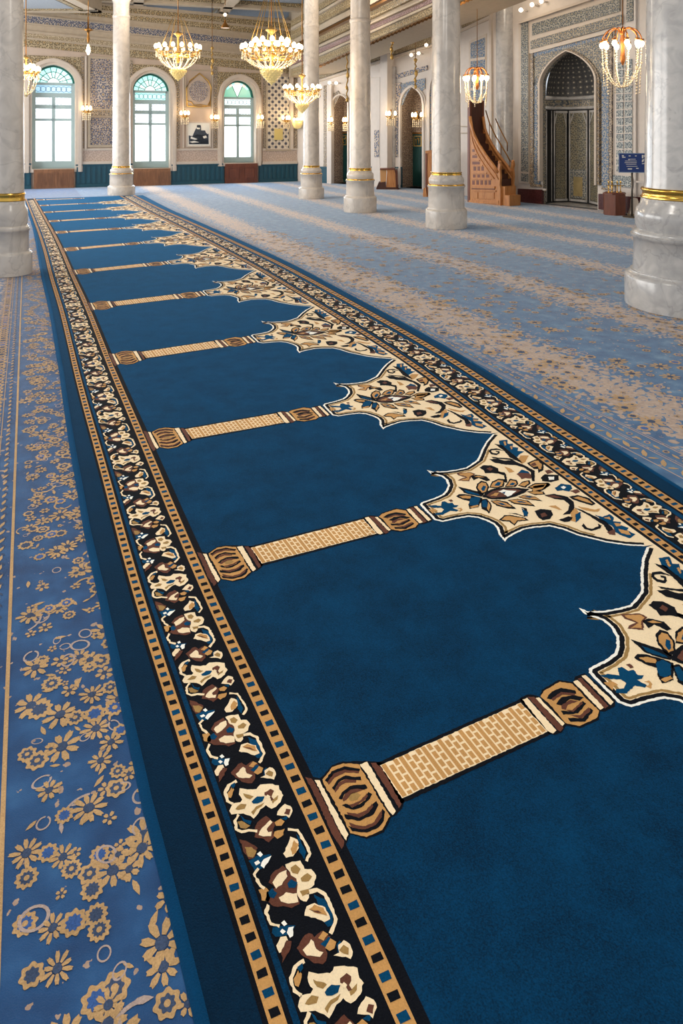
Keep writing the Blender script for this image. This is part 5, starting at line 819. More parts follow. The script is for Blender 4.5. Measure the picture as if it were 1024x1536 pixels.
mh=thing('mihrab',R2.w((MH[0]+MH[1])/2,0,.02),'tall tiled prayer niche with a pointed arch, blue tile frame and dark carved lining','prayer niche')
def part(nm,fn,mats,par=mh): mb=MB(); fn(mb); return mb.build(nm,mats,par)
zq=lambda x,y:(770+x/5.12,y/5.12); z_=lambda x,y:(770+x/4.876,150+y/4.876)
P=lambda m,px,o0,o1,k=0: R2.prism(m,px,o0,o1,k)
part('outer_frame',lambda m:(P(m,[(777.5,35),(793,29.5),(793,276),(777.5,274)],0,.05),P(m,[(793,30),(932,-20),(932,26),(795,80),(793,80)],0,.04),P(m,[(795,75),(918,43),(918,48),(795,80.5)],.04,.12),P(m,[(777,32.5),(940,-22),(940,-18),(777,36)],.04,.13)),M['cream'])
part('side_tile_strip',lambda m:P(m,[(781,35),(791.5,31.5),(791.5,258),(781,257)],.05,.07),M['m_tile'])
part('side_base_tile',lambda m:P(m,[(781,260),(791.5,261),(791.5,273),(781,271.5)],.05,.07),M['m_tile'])
part('crest_frieze',lambda m:P(m,[(797.5,36),(929,-3),(929,17),(797.5,53)],.04,.07),M['m_tile'])
part('lower_frieze',lambda m:P(m,[(795.5,61),(932,21.5),(932,36.5),(795.5,74)],.04,.07),M['m_gold'])
arch_out=[(810,279),(810,122),(813,110),(822,97),(833,88),(851,75),(870,84),(885,96),(896,111),(901,124),(901,284)]
part('spandrel_tiles',lambda m:(P(m,[(799,80),(913,50),(913,112),(901,124),(896,111),(885,96),(870,84),(851,75),(833,88),(822,97),(813,110),(810,122),(799,130)],.02,.06,0),
   P(m,[(799.5,80),(912.5,51),(912.5,56),(799.5,85)],.06,.075,1)),[M['m_gold'],M['m_blue']])
part('blue_strip',lambda m:P(m,[(800,118),(808.5,118),(808.5,279),(800,278.5)],.02,.06),M['m_blue'])
part('blue_strip',lambda m:P(m,[(902,112),(912.5,108),(912.5,284),(902,283)],.02,.06),M['m_blue'])
part('brown_border',lambda m:(P(m,[(795,80),(799,79),(799,280),(795,279.5)],.02,.1),P(m,[(795,280),(810,281),(810,277),(795,276)],.02,.09)),M['t_strip'])
part('brown_border',lambda m:(P(m,[(913,50),(917,49),(917,286),(913,285.5)],.02,.1),P(m,[(901,284),(917,286),(917,282.5),(901,281)],.02,.09)),M['t_strip'])
part('white_margin',lambda m:(P(m,[(917,49),(921,47.5),(921,290),(917,289)],.02,.05),P(m,[(901,286),(921,288),(921,292),(895,290)],0,.05)),M['white'])
part('white_margin',lambda m:P(m,[(793,281),(818,283),(818,286),(793,284)],0,.05),M['white'])
def archm(m):
    a0,a1,zb,zs,za=MH; am=(a0+a1)/2; ar=archpts(a0,a1,zs,za,pt=.32)
    for (k,o0,o1,mi) in (((1,1.06),.0,.14,1),((1.06,1.13),.0,.1,0)):
        A=[(am+(a-am)*k[0],zs+(z-zs)*(k[0]*.6+.4)) for a,z in ar]; B=[(am+(a-am)*k[1],zs+(z-zs)*(k[1]*.6+.4)) for a,z in ar]
        A=[(A[0][0],.62)]+A+[(A[-1][0],.62)]; B=[(B[0][0],.62)]+B+[(B[-1][0],.62)]
        for i in range(len(A)-1): R2.prism_l(m,[A[i],A[i+1],B[i+1],B[i]],o0,o1,mi)
part('arch_moulding',archm,[M['t_strip'],M['cream']])
# niche interior: five-sided lining, cornice, ribbed half dome
a0,a1,zb,zs,za=MH; am=(a0+a1)/2; hw=(a1-a0)/2
la=lambda x,o:(R2.loc(x,230,o)[0],o)
plan=[(a0,-.12),la(829.5,-.5),la(852.5,-.95),la(884,-.95),la(906,-.5),(a1+.05,-.12)]; ac=(plan[2][0]+plan[3][0])/2
zc=R2.loc(855,163,-.9)[1]; zc2=R2.loc(855,148,-.9)[1]
def wallseg(m,i,z0,z1,k=0,inset=0,oo=0):
    (a,o),(b,q)=plan[i],plan[i+1]; l=math.hypot(b-a,q-o); t=inset/l; A=(a+(b-a)*t,o+(q-o)*t); B=(b-(b-a)*t,q-(q-o)*t)
    nx,ny=-(q-o)/l,(b-a)/l
    if ny<0: nx,ny=-nx,-ny
    A=(A[0]+nx*oo,A[1]+ny*oo); B=(B[0]+nx*oo,B[1]+ny*oo)
    m.face([R2.w(A[0],z0,A[1]),R2.w(B[0],z0,B[1]),R2.w(B[0],z1,B[1]),R2.w(A[0],z1,A[1])],k,[(A[0]*1.0+i*.7,z0),(B[0]+i*.7+(l if abs(B[0]-A[0])<.3*l else 0),z0),(B[0]+i*.7+(l if abs(B[0]-A[0])<.3*l else 0),z1),(A[0]+i*.7,z1)])
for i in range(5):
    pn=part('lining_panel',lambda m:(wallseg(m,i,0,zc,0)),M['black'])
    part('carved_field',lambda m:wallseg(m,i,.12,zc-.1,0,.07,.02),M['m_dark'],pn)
    def rim(m):
        for (z0,z1) in ((.05,.11),(zc-.12,zc-.06)): wallseg(m,i,z0,z1,0,.05,.03)
        (a,o),(b,q)=plan[i],plan[i+1]; l=math.hypot(b-a,q-o)
        for t in (.06/l,1-.06/l):
            p=R2.w(a+(b-a)*t,0,o+(q-o)*t+.03); m.tube([p+Vector((0,0,.05)),p+Vector((0,0,zc-.06))],.022,4)
    part('pale_rim',rim,M['marbleg'],pn)
    if i in (1,2,3):
        (a,o),(b,q)=plan[i],plan[i+1]; l=math.hypot(b-a,q-o)
        for t0,t1 in ((.06/l,.28),(1-.06/l,.72)):
            p_=R2.w(a+(b-a)*t0,zc-.45,o+(q-o)*t0+.03); r_=R2.w(a+(b-a)*t1,zc-.12,o+(q-o)*t1+.03)
            part('corner_brace',lambda m:m.tube([p_,r_],.02,4),M['marbleg'],pn)
    if i==2:
        lo=lambda m,x0,x1,z0,z1,oo,k=0:(m.face([R2.w(x0,z0,-.95+oo),R2.w(x1,z0,-.95+oo),R2.w(x1,z1,-.95+oo),R2.w(x0,z1,-.95+oo)],k,[(x0,z0),(x1,z0),(x1,z1),(x0,z1)]))
        part('small_niche_border',lambda m:lo(m,ac-.27,ac+.27,.14,.92,.035),M['m_tile'],pn)
        part('small_niche',lambda m:lo(m,ac-.15,ac+.15,.2,.72,.045),plain('niche_ochre',C(150,132,88),.5,noise=.2,nscale=6),pn)
def corn(m):
    for (z0,z1,g) in ((zc-.02,zc+.05,.05),(zc2-.03,zc2+.05,.06)):
        pts=[R2.w(a,(z0+z1)/2,o+.02) for a,o in plan]; m.tube(pts,g,6)
part('cornice',corn,M['marbleg'])
part('calligraphy_frieze',lambda m:[wallseg(m,i,zc,zc2) for i in range(5)],M['m_gold'])
def dome(m):
    n=14; k=10; vs=[];us=[]
    # half dome from the lining top (z=zc2) sweeping up to the arch line
    def back(t): # t 0..1 along plan
        q=t*(len(plan)-1); i=min(int(q),len(plan)-2); g=q-i; return (plan[i][0]+(plan[i+1][0]-plan[i][0])*g, plan[i][1]+(plan[i+1][1]-plan[i][1])*g)
    for j in range(k+1):
        ph=j/k*PI/2
        for i in range(n+1):
            a,o=back(i/n); zt=za+.03
            aa=am+(a-am)*math.cos(ph)**.85; oo=-.12+(o+.12)*math.cos(ph); z=zc2+(zt-zc2)*math.sin(ph)
            vs.append(R2.w(aa,z,oo)); us.append((i/n*2.2,j/k*1.8))
    m.shared(vs,[(j*(n+1)+i,j*(n+1)+i+1,(j+1)*(n+1)+i+1,(j+1)*(n+1)+i) for j in range(k) for i in range(n)],0,True,us)
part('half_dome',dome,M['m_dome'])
part('niche_floor',lambda m:m.face([R2.w(a,.012,o) for a,o in plan],0),M['marbleg'])
part('granite_base',lambda m:P(m,[(776,283),(812,284.5),(812,306),(776,303)],0,.09),M['granite'])
part('granite_base',lambda m:P(m,[(897,291),(919,293),(919,317),(897,314)],0,.09),M['granite'])
gb=MB(); P(gb,[(919.5,293),(960,296),(960,321.5),(919.5,317)],0,.06); struct(gb.build('baseboard_right',M['granite']))

tpanel('tile_panel','tall white and grey calligraphy tile panel between the prayer niche and the big column','tile panel',R2,[
 ('frame',lambda m:(R2.prism(m,[(921.5,90),(950,82),(950,268),(921.5,262)],0,.05,0)),M['white']),
 ('tile_column',lambda m:R2.prism(m,[(924,95),(934,92),(934,258),(924,257)],.05,.07),M['m_grid']),
 ('tile_column',lambda m:R2.prism(m,[(936.5,91),(947.5,88),(947.5,259),(936.5,258)],.05,.07),M['m_grid']),
 *[('cross_bar',(lambda y:(lambda m:R2.prism(m,[(923,y),(948,y-1.5),(948,y),(923,y+1.5)],.06,.085)))(y),M['white']) for y in range(104,258,12)],
 ('inscription_tile',lambda m:R2.prism(m,[(919,263),(947,264.5),(947,281.5),(919,279)],.05,.08),M['m_grid']),
 ('upper_tile',lambda m:R2.prism(m,[(939,-20),(949,-24),(949,30),(939,33)],.03,.06),M['m_tile'])],(935,282))
rm=MB(); R2.prism(rm,[(950,271),(975,272.5),(975,275.5),(950,274)],0,.06,0); R2.prism(rm,[(950,-30),(953,-31),(953,296),(950,296)],0,.06,0); struct(rm.build('trim_12',[M['white']]))

# ------------------------------------------------------------------ pulpit (minbar)
z6=lambda x,y:(690+x/6.536,80+y/6.536)
O=flo(702.4,303); E1=flo(748.5,308.2); MW=Wall(O,E1)
mb_root=thing('minbar',MW.w(MW.L/2,0,-.25),'carved brown wooden pulpit with steep curved stairs and dark treads, against the white wall','pulpit')
WD=.50
def mpart(nm,fn,mats,par=mb_root,lab=None):
    mb=MB(); fn(mb); o=mb.build(nm,mats,par); return tag(o,lab) if lab else o
edge=[(100,625),(115,740),(145,820),(180,895),(225,965),(270,1032),(330,1110),(372,1175)]
def flank(m,off):
    poly=[z6(82,1455)]+[z6(82,625)]+[z6(*p) for p in edge]+[z6(376,1488)]
    l=[MW.loc(x,y) for x,y in poly]; l[0]=(l[0][0],0.003); l[-1]=(l[-1][0],0.003)
    MW.prism_l(m,l,-off-.05,-off,0,back=True)
sp=mpart('side_panel',lambda m:flank(m,0),M['woodm']); mpart('side_panel',lambda m:flank(m,WD),M['woodm'])
def rail(m,off):
    pts=[MW.loc(*z6(*p)) for p in edge]; m.tube([MW.w(a,z+.02,-off+.01) for a,z in pts],.045,8)
    pts=[MW.loc(*z6(p[0]+8,p[1]+60)) for p in edge]; m.tube([MW.w(a,z,-off+.01) for a,z in pts],.02,6)
    pts=[MW.loc(*z6(p[0]+6,p[1]+120)) for p in edge]; m.tube([MW.w(a,z,-off+.01) for a,z in pts[:-1]],.016,6)
mpart('handrail',lambda m:rail(m,0),M['woodm']); mpart('handrail',lambda m:rail(m,WD),M['woodm'])
def lat(m):
    rc=lambda x0,y0,x1,y1,o=.0,k=0: MW.prism(m,[z6(x0,y0),z6(x1,y0+(x1-x0)*.02),z6(x1,y1+(x1-x0)*.02),z6(x0,y1)],0,o+.004,k)
    for (y0,y1,xs) in ((1110,1150,(130,168,206)),(1187,1218,(125,168,211,254)),(1245,1288,(118,158,198,238,276))):
        for x in xs: rc(x,y0,x+24,y1,0,1)
    for y,x1 in ((940,140),(1000,165),(1062,190)): rc(118,y,x1,y+26,0,1)
    for y,x1 in ((985,150),(1045,185),(1095,215),(1168,255),(1228,300)): rc(112,y,x1,y+9,.02,0)
    rc(112,1300,335,1322,.03,0); rc(112,1322,335,1332,.01,1); rc(108,1340,345,1352,.03,0); rc(118,1362,170,1420,.015,0); rc(178,1362,330,1424,.015,0); rc(84,1440,374,1470,.02,0)
mpart('lattice_work',lat,[M['woodm'],M['woodr']],sp)
# steps
def steps(m):
    pts=[MW.loc(*z6(*p)) for p in edge]; As=[p[0] for p in pts]; Zs=[p[1] for p in pts]; n=9; A0=.06; A1=MW.L-.03
    for i in range(n):
        u=A0+(A1-A0)*i/n; v=A0+(A1-A0)*(i+1)/n; z=max(.36,float(np.interp((u+v)/2,As,Zs))-.22)
        MW.prism_l(m,[(u,.004),(v,.004),(v,z),(u,z)],-WD+.01,-.06,0,back=True)
mpart('stair_treads',steps,M['woodd'],lab='dark brown treads')
def low(m):
    for (p,q,z) in ((MW.L-.03,MW.L+.14,.5),(MW.L+.14,MW.L+.3,.28)): MW.prism_l(m,[(p,.004),(q,.004),(q,z),(p,z)],-WD+.02,-.06,0,back=True)
mpart('bottom_step',low,M['woodm'])
def newel(m,off):
    a=MW.L; pr=[(-.05,0),(.05,0),(.05,.45),(.02,.55),(.04,.75),(.02,.95),(.045,1.05),(.03,1.12),(-.03,1.12),(-.05,1.0)]
    MW.prism_l(m,[(a+x,max(.003,z)) for x,z in pr],-off-.06,-off+.01,0,back=True)
    m.ball(MW.w(a,1.14,-off-.02),.05,0)
mpart('newel_post',lambda m:newel(m,0),M['woodm']); mpart('newel_post',lambda m:newel(m,WD),M['woodm'])
def back(m):
    zt=MW.loc(*z6(90,465))[1]
    MW.prism_l(m,[(0.0,.003),(.05,.003),(.05,zt),(0.0,zt)],-WD-.05,.0,0,back=True)
mpart('back_board',back,M['woodd'])
def posts(m):
    zt=MW.loc(*z6(90,465))[1]
    for o in (0,WD): MW.prism_l(m,[(-.03,.003),(.06,.003),(.06,zt+.02),(-.03,zt+.02)],-o-.05,-o+.012,0,back=True)
mpart('back_post',posts,M['woodr'])
# brass hand rails running down beside the pulpit
hr=thing('stair_rail',MW.w(MW.L+.1,0,-WD-.25),'pale brass curved stair rail leaning behind the right side of the wooden pulpit','rail')
def brail(m,off):
    q=[(250,560),(285,680),(340,800),(400,900),(465,1010),(490,1060)]
    m.tube([MW.P(*z6(*p),-WD-off) for p in q],.018,6)
mpart('top_rail',lambda m:brail(m,.12),M['bronze'],hr); 
mpart('top_rail',lambda m:m.tube([MW.P(*z6(*p),-WD-.3) for p in [(345,640),(380,720),(425,810),(462,880),(462,960)]],.016,6),M['bronze'],hr)
def bars(m,q): b=MW.P(*z6(*q[1]),-WD-.12); m.tube([MW.P(*z6(*q[0]),-WD-.12),b],.01,5)
for q in (((285,680),(285,900)),((340,800),(340,1000)),((400,900),(400,1120)),((485,1055),(490,1415))): mpart('baluster',lambda m:bars(m,q),M['bronze'],hr)

# ------------------------------------------------------------------ small furniture by the right wall
def hexbox():
    p=flo(920,324); Y=p[1]+.28; c=Vector(((921-512)/FP*Y,Y,0)); r=17*Y/FP
    t=thing('wooden_box',c,'red-brown wooden box stand with brass posts on top, in front of the prayer niche','box')
    b=MB(); zt=HC-(291-H0)/FP*Y; rot=.25
    ring=[(c.x+r*math.cos(rot+k*PI/3),c.y+r*math.sin(rot+k*PI/3)) for k in range(6)]
    for k in range(6):
        p,q=ring[k],ring[(k+1)%6]; b.face([(p[0],p[1],.003),(q[0],q[1],.003),(q[0],q[1],zt),(p[0],p[1],zt)],0)
        m_=lambda s:((p[0]-c.x)*s+c.x,(p[1]-c.y)*s+c.y)
    b.face([(x,y,zt) for x,y in ring],0); b.face([(x,y,.003) for x,y in ring[::-1]],0)
    b.build('body',M['woodr'],t)
    l=MB(); l.lathe((c.x,c.y,zt),[(r*1.03,0),(r*1.03,.03),(r*.9,.045)],6,0,False); l.build('lid',M['woodr'],t)
    for k in range(4):
        g=MB(); x=c.x+(k-1.5)*.1; y=c.y-.05+.06*(k%2); g.lathe((x,y,zt+.04),[(.025,0),(.025,.02),(.01,.03),(.01,.2),(.02,.22),(.008,.27)],8,0); g.build('brass_post',M['gold'],t)
    g=MB(); g.tube([(c.x-.2,c.y-.05,zt+.2),(c.x+.2,c.y-.05,zt+.2)],.01,5); g.build('brass_rail',M['gold'],t)
hexbox()
def sign():
    p=flo(948,326); Y=p[1]; S_=Wall(flo(928,326),(flo(972,326)[0],Y-.12))
    t=thing('sign_stand',S_.w(S_.loc(948,300)[0],0),'dark blue notice board with white writing on a grey pole beside the near right column','sign')
    b=MB(); S_.prism(b,[(928,230),(971,230.5),(971,258.5),(928,258)],-.03,0,0,back=True); b.build('board',M['navy'],t)
    f=MB(); S_.frame(f,927.5,229.6,971.5,259,.015,-.005,.006); f.build('board_frame',plain('sign_edge',C(120,140,170),.4),t)
    w=MB(); zz=lambda x,y:(770+x/4.876,150+y/4.876)
    for (x0,x1,y) in ((838,892,433),(815,900,446),(812,900,458),(822,898,470),(826,905,485)): S_.prism(w,[zz(x0,y-1.6),zz(x1,y-1.6),zz(x1,y+1.6),zz(x0,y+1.6)],0,.004)
    for (x0,x1,y0,y1) in ((792,806,404,412),(794,818,416,422),(842,856,406,412),(888,900,406,412),(835,866,500,508),(896,914,497,503),(838,850,436,439)): S_.prism(w,[zz(x0,y0),zz(x1,y0),zz(x1,y1),zz(x0,y1)],0,.004)
    w.build('white_writing',M['paper'],t)
    e=MB()
    for poly in ([(938,402),(950,402),(948,428),(938,425)],[(954,402),(975,402),(975,418),(960,424),(954,414)],[(940,436),(955,432),(950,450),(938,456)],[(958,430),(975,436),(975,450),(964,446),(958,456)],[(938,464),(972,460),(972,466),(938,469)]): S_.prism(e,[zz(*p) for p in poly],0,.004)
    e.build('white_emblem',M['paper'],t)
    a=S_.loc(948.5,300)[0]; q=S_.w(a,0,-.06); g=MB(); g.tube([(q.x,q.y,.02),(q.x,q.y,HC-(245-H0)/FP*Y)],.022,8); g.build('pole',M['steel'],t)
    g=MB(); g.lathe((q.x,q.y,.003),[(.2,0),(.2,.015),(.03,.03)],20,0); g.build('base',M['steel'],t)
sign()
# cream curved rest behind the sign pole
def cream_rest():
    Y=flo(950,323)[1]; c=at(950,323,Y); c.z=0; t=thing('curved_stand',c,'low cream curved stand on the floor behind the pole of the blue notice','stand')
    k=lambda x,y:(770+x/4.876,150+y/4.876); S_=Wall((c.x-.3,Y),(c.x+.3,Y))
    b=MB(); S_.prism(b,[k(*p) for p in ((845,838),(862,790),(868,730),(880,716),(905,720),(914,745),(908,790),(915,838))],-.1,0,0,back=True); b.build('panel',M['cream'],t)
    b=MB(); S_.prism(b,[k(*p) for p in ((832,844),(925,846),(925,836),(832,834))],-.09,.05,0,back=True); b.build('foot',M['t_strip'],t)
cream_rest()
# lectern between the third and second column
def lectern():
    Y=flo(586,284)[1]; W=Wall(((566-512)/FP*Y,Y),((600-512)/FP*Y,Y-.05))
    k=lambda x,y:(480+x/5.69,100+y/5.69)
    t=thing('wooden_lectern',W.P(582,284,-.2),'polished brown wooden lectern on a dark base, between the green doors','lectern')
    B=lambda nm,px,o0,o1,mt: (lambda m:(W.prism(m,px,o0,o1,0,back=True),m.build(nm,mt,t)))(MB())
    B('front_panel',[k(*p) for p in ((562,1042),(572,900),(566,876),(632,876),(642,920),(645,1042))],-.45,0,M['woodm'])
    B('side_panel',[k(*p) for p in ((516,990),(512,880),(566,876),(562,980))],-.5,-.1,plain('tan_leather',C(196,146,92),.4))
    B('side_panel',[k(*p) for p in ((640,1030),(634,880),(660,884),(664,1030))],-.5,-.06,M['woodr'])
    B('reading_top',[k(*p) for p in ((508,880),(512,870),(636,868),(640,880))],-.5,.05,M['woodr'])
    B('base',[k(*p) for p in ((478,1040),(500,990),(560,985),(562,1030),(650,1030),(678,1050),(676,1062),(548,1062),(530,1048),(480,1048))],-.5,.04,M['woodd'])
lectern()
def screen():
    Y=flo(642,295)[1]; W=Wall(((636-512)/FP*Y,Y),((660-512)/FP*Y,Y-.2)); k=lambda x,y:(480+x/5.69,100+y/5.69)
    t=thing('wooden_screen',W.P(643,295,-.05),'tall brown wooden screen panel half hidden behind the large middle column','screen')
    B=lambda nm,px,o0,o1,mt: (lambda m:(W.prism(m,px,o0,o1,0,back=True),m.build(nm,mt,t)))(MB())
    B('panel',[k(*p) for p in ((904,1108),(904,735),(1060,735),(1060,1112))],-.08,0,M['woodm'])
    B('top_rail',[k(*p) for p in ((896,740),(896,718),(950,712),(1062,716),(1062,738))],-.1,.03,M['woodm'])
    B('stile',[k(*p) for p in ((896,1110),(896,740),(912,740),(912,1110))],-.1,.02,M['woodr'])
    B('raised_field',[k(*p) for p in ((920,1040),(920,760),(1050,760),(1050,1040))],0,.02,M['woodm'])
    B('foot',[k(*p) for p in ((876,1110),(880,1040),(900,1030),(912,1112))],-.14,.05,M['woodm'])
screen()
# ------------------------------------------------------------------ columns
def column(cx,hw,rs,yfront,yp,yd,yg,ycol,label,rtop=.95,mat=None,low=True):
    # centre depth from the front contact row
    Y=2012.1/(yfront-H0)
    for _ in range(20): r=hw*Y/FP; Yc=2012.1/(yfront-H0)+r; Y=Yc
    c=Vector(((cx-512)/FP*Y,Y,0)); k=Y/FP; Z=lambda y:HC-(y-H0)*k
    rp=hw*k; r0=rs*k; zp,zd,zg=Z(yp),Z(yd),Z(yg); zk=Z(ycol) if ycol is not None else 5.2
    t=thing('marble_column',c,label,'column','marble columns of the hall')
    mat=mat or M['marble']; rd=r0+(rp-r0)*.6
    b=MB(); b.lathe(c,[(rp,.004),(rp,zp*.93),(rp*.985,zp),(rp*.955,zp*1.03),(rd*1.05,zp*1.06),(rd*1.045,zp*1.12)],40,0); b.build('plinth',mat,t)
    h=zd-zp; b=MB(); b.lathe(c,[(rd*1.0,zp*1.1),(rd*.985,zp+h*.5),(rd*.985,zd-h*.1),(rd*1.03,zd-h*.07),(rd*1.04,zd)],40,0); b.build('drum',mat,t)
    g=zg-zd; b=MB(); rt=r0+(rp-r0)*.42
    b.lathe(c,[(rt*.98,zd+g*.08),(rt*1.02,zd+g*.22),(rt*1.03,zd+g*.4),(rt*1.0,zd+g*.55),(r0*1.1,zd+g*.64),(r0*1.07,zd+g*.8)],40,0); b.build('torus_moulding',mat,t)
    b=MB(); b.lathe(c,[(rd*.99,zd-.005),(rd*1.01,zd+g*.03),(rt*1.01,zd+g*.1),(rt*.96,zd+g*.1)],40,0,cap=False); (tag(b.build('brass_ring',M['gold'],t),'thin brass ring') if low else b.build('fillet',mat,t))
    b=MB(); u=g*.26; z0=zg-u
    b.lathe(c,[(r0*1.02,z0),(r0*1.07,z0+u*.06),(r0*1.09,z0+u*.2),(r0*1.05,z0+u*.36),(r0*1.05,z0+u*.64),(r0*1.09,z0+u*.8),(r0*1.07,z0+u*.94),(r0*1.0,zg)],40,0,cap=False); tag(b.build('brass_ring',M['gold'],t),'double brass ring under the shaft')
    b=MB(); zz=ZC; b.lathe(c,[(r0*1.03,zg-.03),(r0,zg+.06),(r0*(1+rtop)/2,zk*.6),(r0*rtop,zk)],40,0); b.build('shaft',mat,t)
    b=MB(); rr=r0*rtop; b.lathe(c,[(rr*1.0,zk-.08),(rr*1.07,zk-.05),(rr*1.07,zk),(rr*1.0,zk+.03)],40,0,cap=False); b.build('collar',mat,t)
    b=MB(); b.lathe(c,[(rr*.98,zk),(rr*.98,zz-.5),(rr*1.25,zz-.3),(rr*1.5,zz-.12),(rr*1.5,zz)],40,0); b.build('upper_shaft',mat,t)
    return t
column(15,31,19.6,417,379,343,288.5,-60,'white marble column at the left edge, left of the blue runner',low=False)
column(182,20,12.7,293.5,279,260.5,248.6,24,'slim white marble column standing at the far end of the blue runner, between two windows')
column(466.8,19.2,11.9,299,281.5,260.5,248,38,'distant white marble column, behind the small cone-pendant chandelier')
column(540,24.8,16,320,295,269.5,251.5,30.5,'white marble column second nearest the back corner, left of the wooden lectern')
column(669,31,21.6,345,314,277.5,257.5,-20,'white marble column just left of the wooden pulpit, with bright double brass ring')
column(1036,93,64.5,483,412,352,281,-120,'big grey-veined marble column cut off by the right edge of the picture',mat=M['marbleg'],low=False)

# ------------------------------------------------------------------ lamps
def bulbs_on(parent_mb): pass
def plight(p,w,name,r=.25,col=(1,.78,.52)):
    d=bpy.data.lights.new(name,'POINT'); d.energy=w; d.color=col; d.shadow_soft_size=r; o=bpy.data.objects.new(name,d); o.location=p; COL.objects.link(o); return o
def chandelier(label,cx,yring,Y,Rpx,n,ybot,ystem,ytop,tiers=1,heart=True,chains=6,power=60,swag=True,bulb_r=.05,group='crystal chandeliers hanging in the hall'):
    k=Y/FP; c=at(cx,yring,Y); R=Rpx*k; Z=lambda y:HC-(y-H0)*k
    t=thing('chandelier',c,label,'chandelier',group)
    zb=Z(ybot); zs=Z(ystem)
    b=MB(); h=zs-c.z; s=max(.02,R*.07)
    b.lathe((c.x,c.y,0),[(s*.4,c.z-R*.5),(s*1.3,c.z-R*.42),(s*.6,c.z-R*.25),(s*1.5,c.z-R*.05),(s*.7,c.z+R*.1),(s*.6,zs-h*.25),(s*1.4,zs-h*.14),(s*3.2,zs-h*.03),(s*2.6,zs),(s*.5,zs+h*.12)],14,0); b.build('stem',M['goldp'],t)
    b=MB(); b.tube([(c.x,c.y,zs),(c.x,c.y,ZC+.2)],.012,5); b.build('suspension_rod',M['bronze'],t)
    if chains:
        for i in range(chains):
            a=2*PI*i/chains+.3; b=MB(); p=Vector((c.x+R*.8*math.cos(a),c.y+R*.8*math.sin(a),c.z+.05)); q=Vector((c.x+R*.22*math.cos(a),c.y+R*.22*math.sin(a),Z(ytop)))
            b.tube([p,p.lerp(q,.5)+Vector((0,0,-.01)),q],.007,4); b.build('suspension_chain',M['goldp'],t)
    # ring
    b=MB(); b.tube([(c.x+R*.8*math.cos(2*PI*i/28),c.y+R*.8*math.sin(2*PI*i/28),c.z-.02) for i in range(29)],.014,6); b.build('ring',M['goldp'],t)
    for tier in range(tiers):
        RR=R*(1-.42*tier); zz=c.z+ (.0 if tier==0 else R*.22)
        nn=n if tier==0 else max(6,int(n*.55))
        for i in range(nn):
            a=2*PI*(i+.5*tier)/nn; ca,sa=math.cos(a),math.sin(a)
            b=MB(); pts=[]
            for j in range(9):
                f=j/8; r=R*.08+(RR-R*.08)*f; pts.append((c.x+r*ca,c.y+r*sa,zz-R*.28*math.sin(PI*f)*(1-.2*f)+R*.06*f))
            b.tube(pts,.011,5); e=pts[-1]; b.lathe((e[0],e[1],e[2]),[(.012,0),(.045,.012),(.05,.03),(.02,.035)],8,0)
            arm=b.build('arm',M['goldp'],t)
            g=MB(); g.lathe((e[0],e[1],e[2]+.03),[(bulb_r*.35,0),(bulb_r*.9,bulb_r*.7),(bulb_r,bulb_r*1.3),(bulb_r*.75,bulb_r*2.0),(bulb_r*.25,bulb_r*2.5)],10,0); g.build('bulb',M['bulb'],arm)
            # crystal drop below each cup
            d=MB(); 
            for j in range(3): d.ball((e[0],e[1],e[2]-.04-.05*j),.014 if j<2 else .02,0,6,4,1.6)
            d.build('crystal_drop',M['crystal'],arm)
    if swag:
        for i in range(n):
            a=2*PI*(i+.25)/n; ca,sa=math.cos(a),math.sin(a); b=MB(); pts=[]
            ze=zb+ (R*.55 if heart else R*.2)
            for j in range(10):
                f=j/9; r=R*.95*(1-f)**.75+R*.12*f; z=c.z-.02+(ze-c.z)*(f**.55); pts.append((c.x+r*ca,c.y+r*sa,z))
            b.tube(pts,.009,5)
            for j in range(1,10): b.ball(pts[j],.018,0,6,4)
            b.build('crystal_swag',M['crystal'],t)
    hz=R*.6 if heart else R*.3; b=MB(); w=hz*.62
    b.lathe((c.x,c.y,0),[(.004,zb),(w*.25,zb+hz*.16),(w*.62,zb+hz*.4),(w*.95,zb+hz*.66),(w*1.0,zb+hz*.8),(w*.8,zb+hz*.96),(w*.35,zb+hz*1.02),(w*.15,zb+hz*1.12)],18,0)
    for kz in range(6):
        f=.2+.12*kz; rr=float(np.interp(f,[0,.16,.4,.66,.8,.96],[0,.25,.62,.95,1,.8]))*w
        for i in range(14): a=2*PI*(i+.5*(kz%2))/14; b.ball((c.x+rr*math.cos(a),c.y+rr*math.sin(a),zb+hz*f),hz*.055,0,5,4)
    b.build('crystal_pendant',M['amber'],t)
    plight((c.x,c.y,c.z-R*.3),power,'chandelier_glow',R*.5)
    return t
chandelier('largest crystal chandelier, hung high at top centre with looping bead swags',407,80,15.0,44,20,128,44,-5,2,True,8,110,True,.05)
chandelier('crystal chandelier with yellow heart pendant, left of the largest chandelier',267,78,17.5,32.5,16,122,50,25,1,True,6,80,True,.05)
chandelier('small chandelier with pale cone pendant, in front of the distant column',453,137,16.5,26.5,14,170,113,118,1,True,0,60,True,.04)
chandelier('crystal chandelier half hidden by the column at the left edge',39,110,17.0,18,12,146,86,85,2,False,4,45,True,.05)

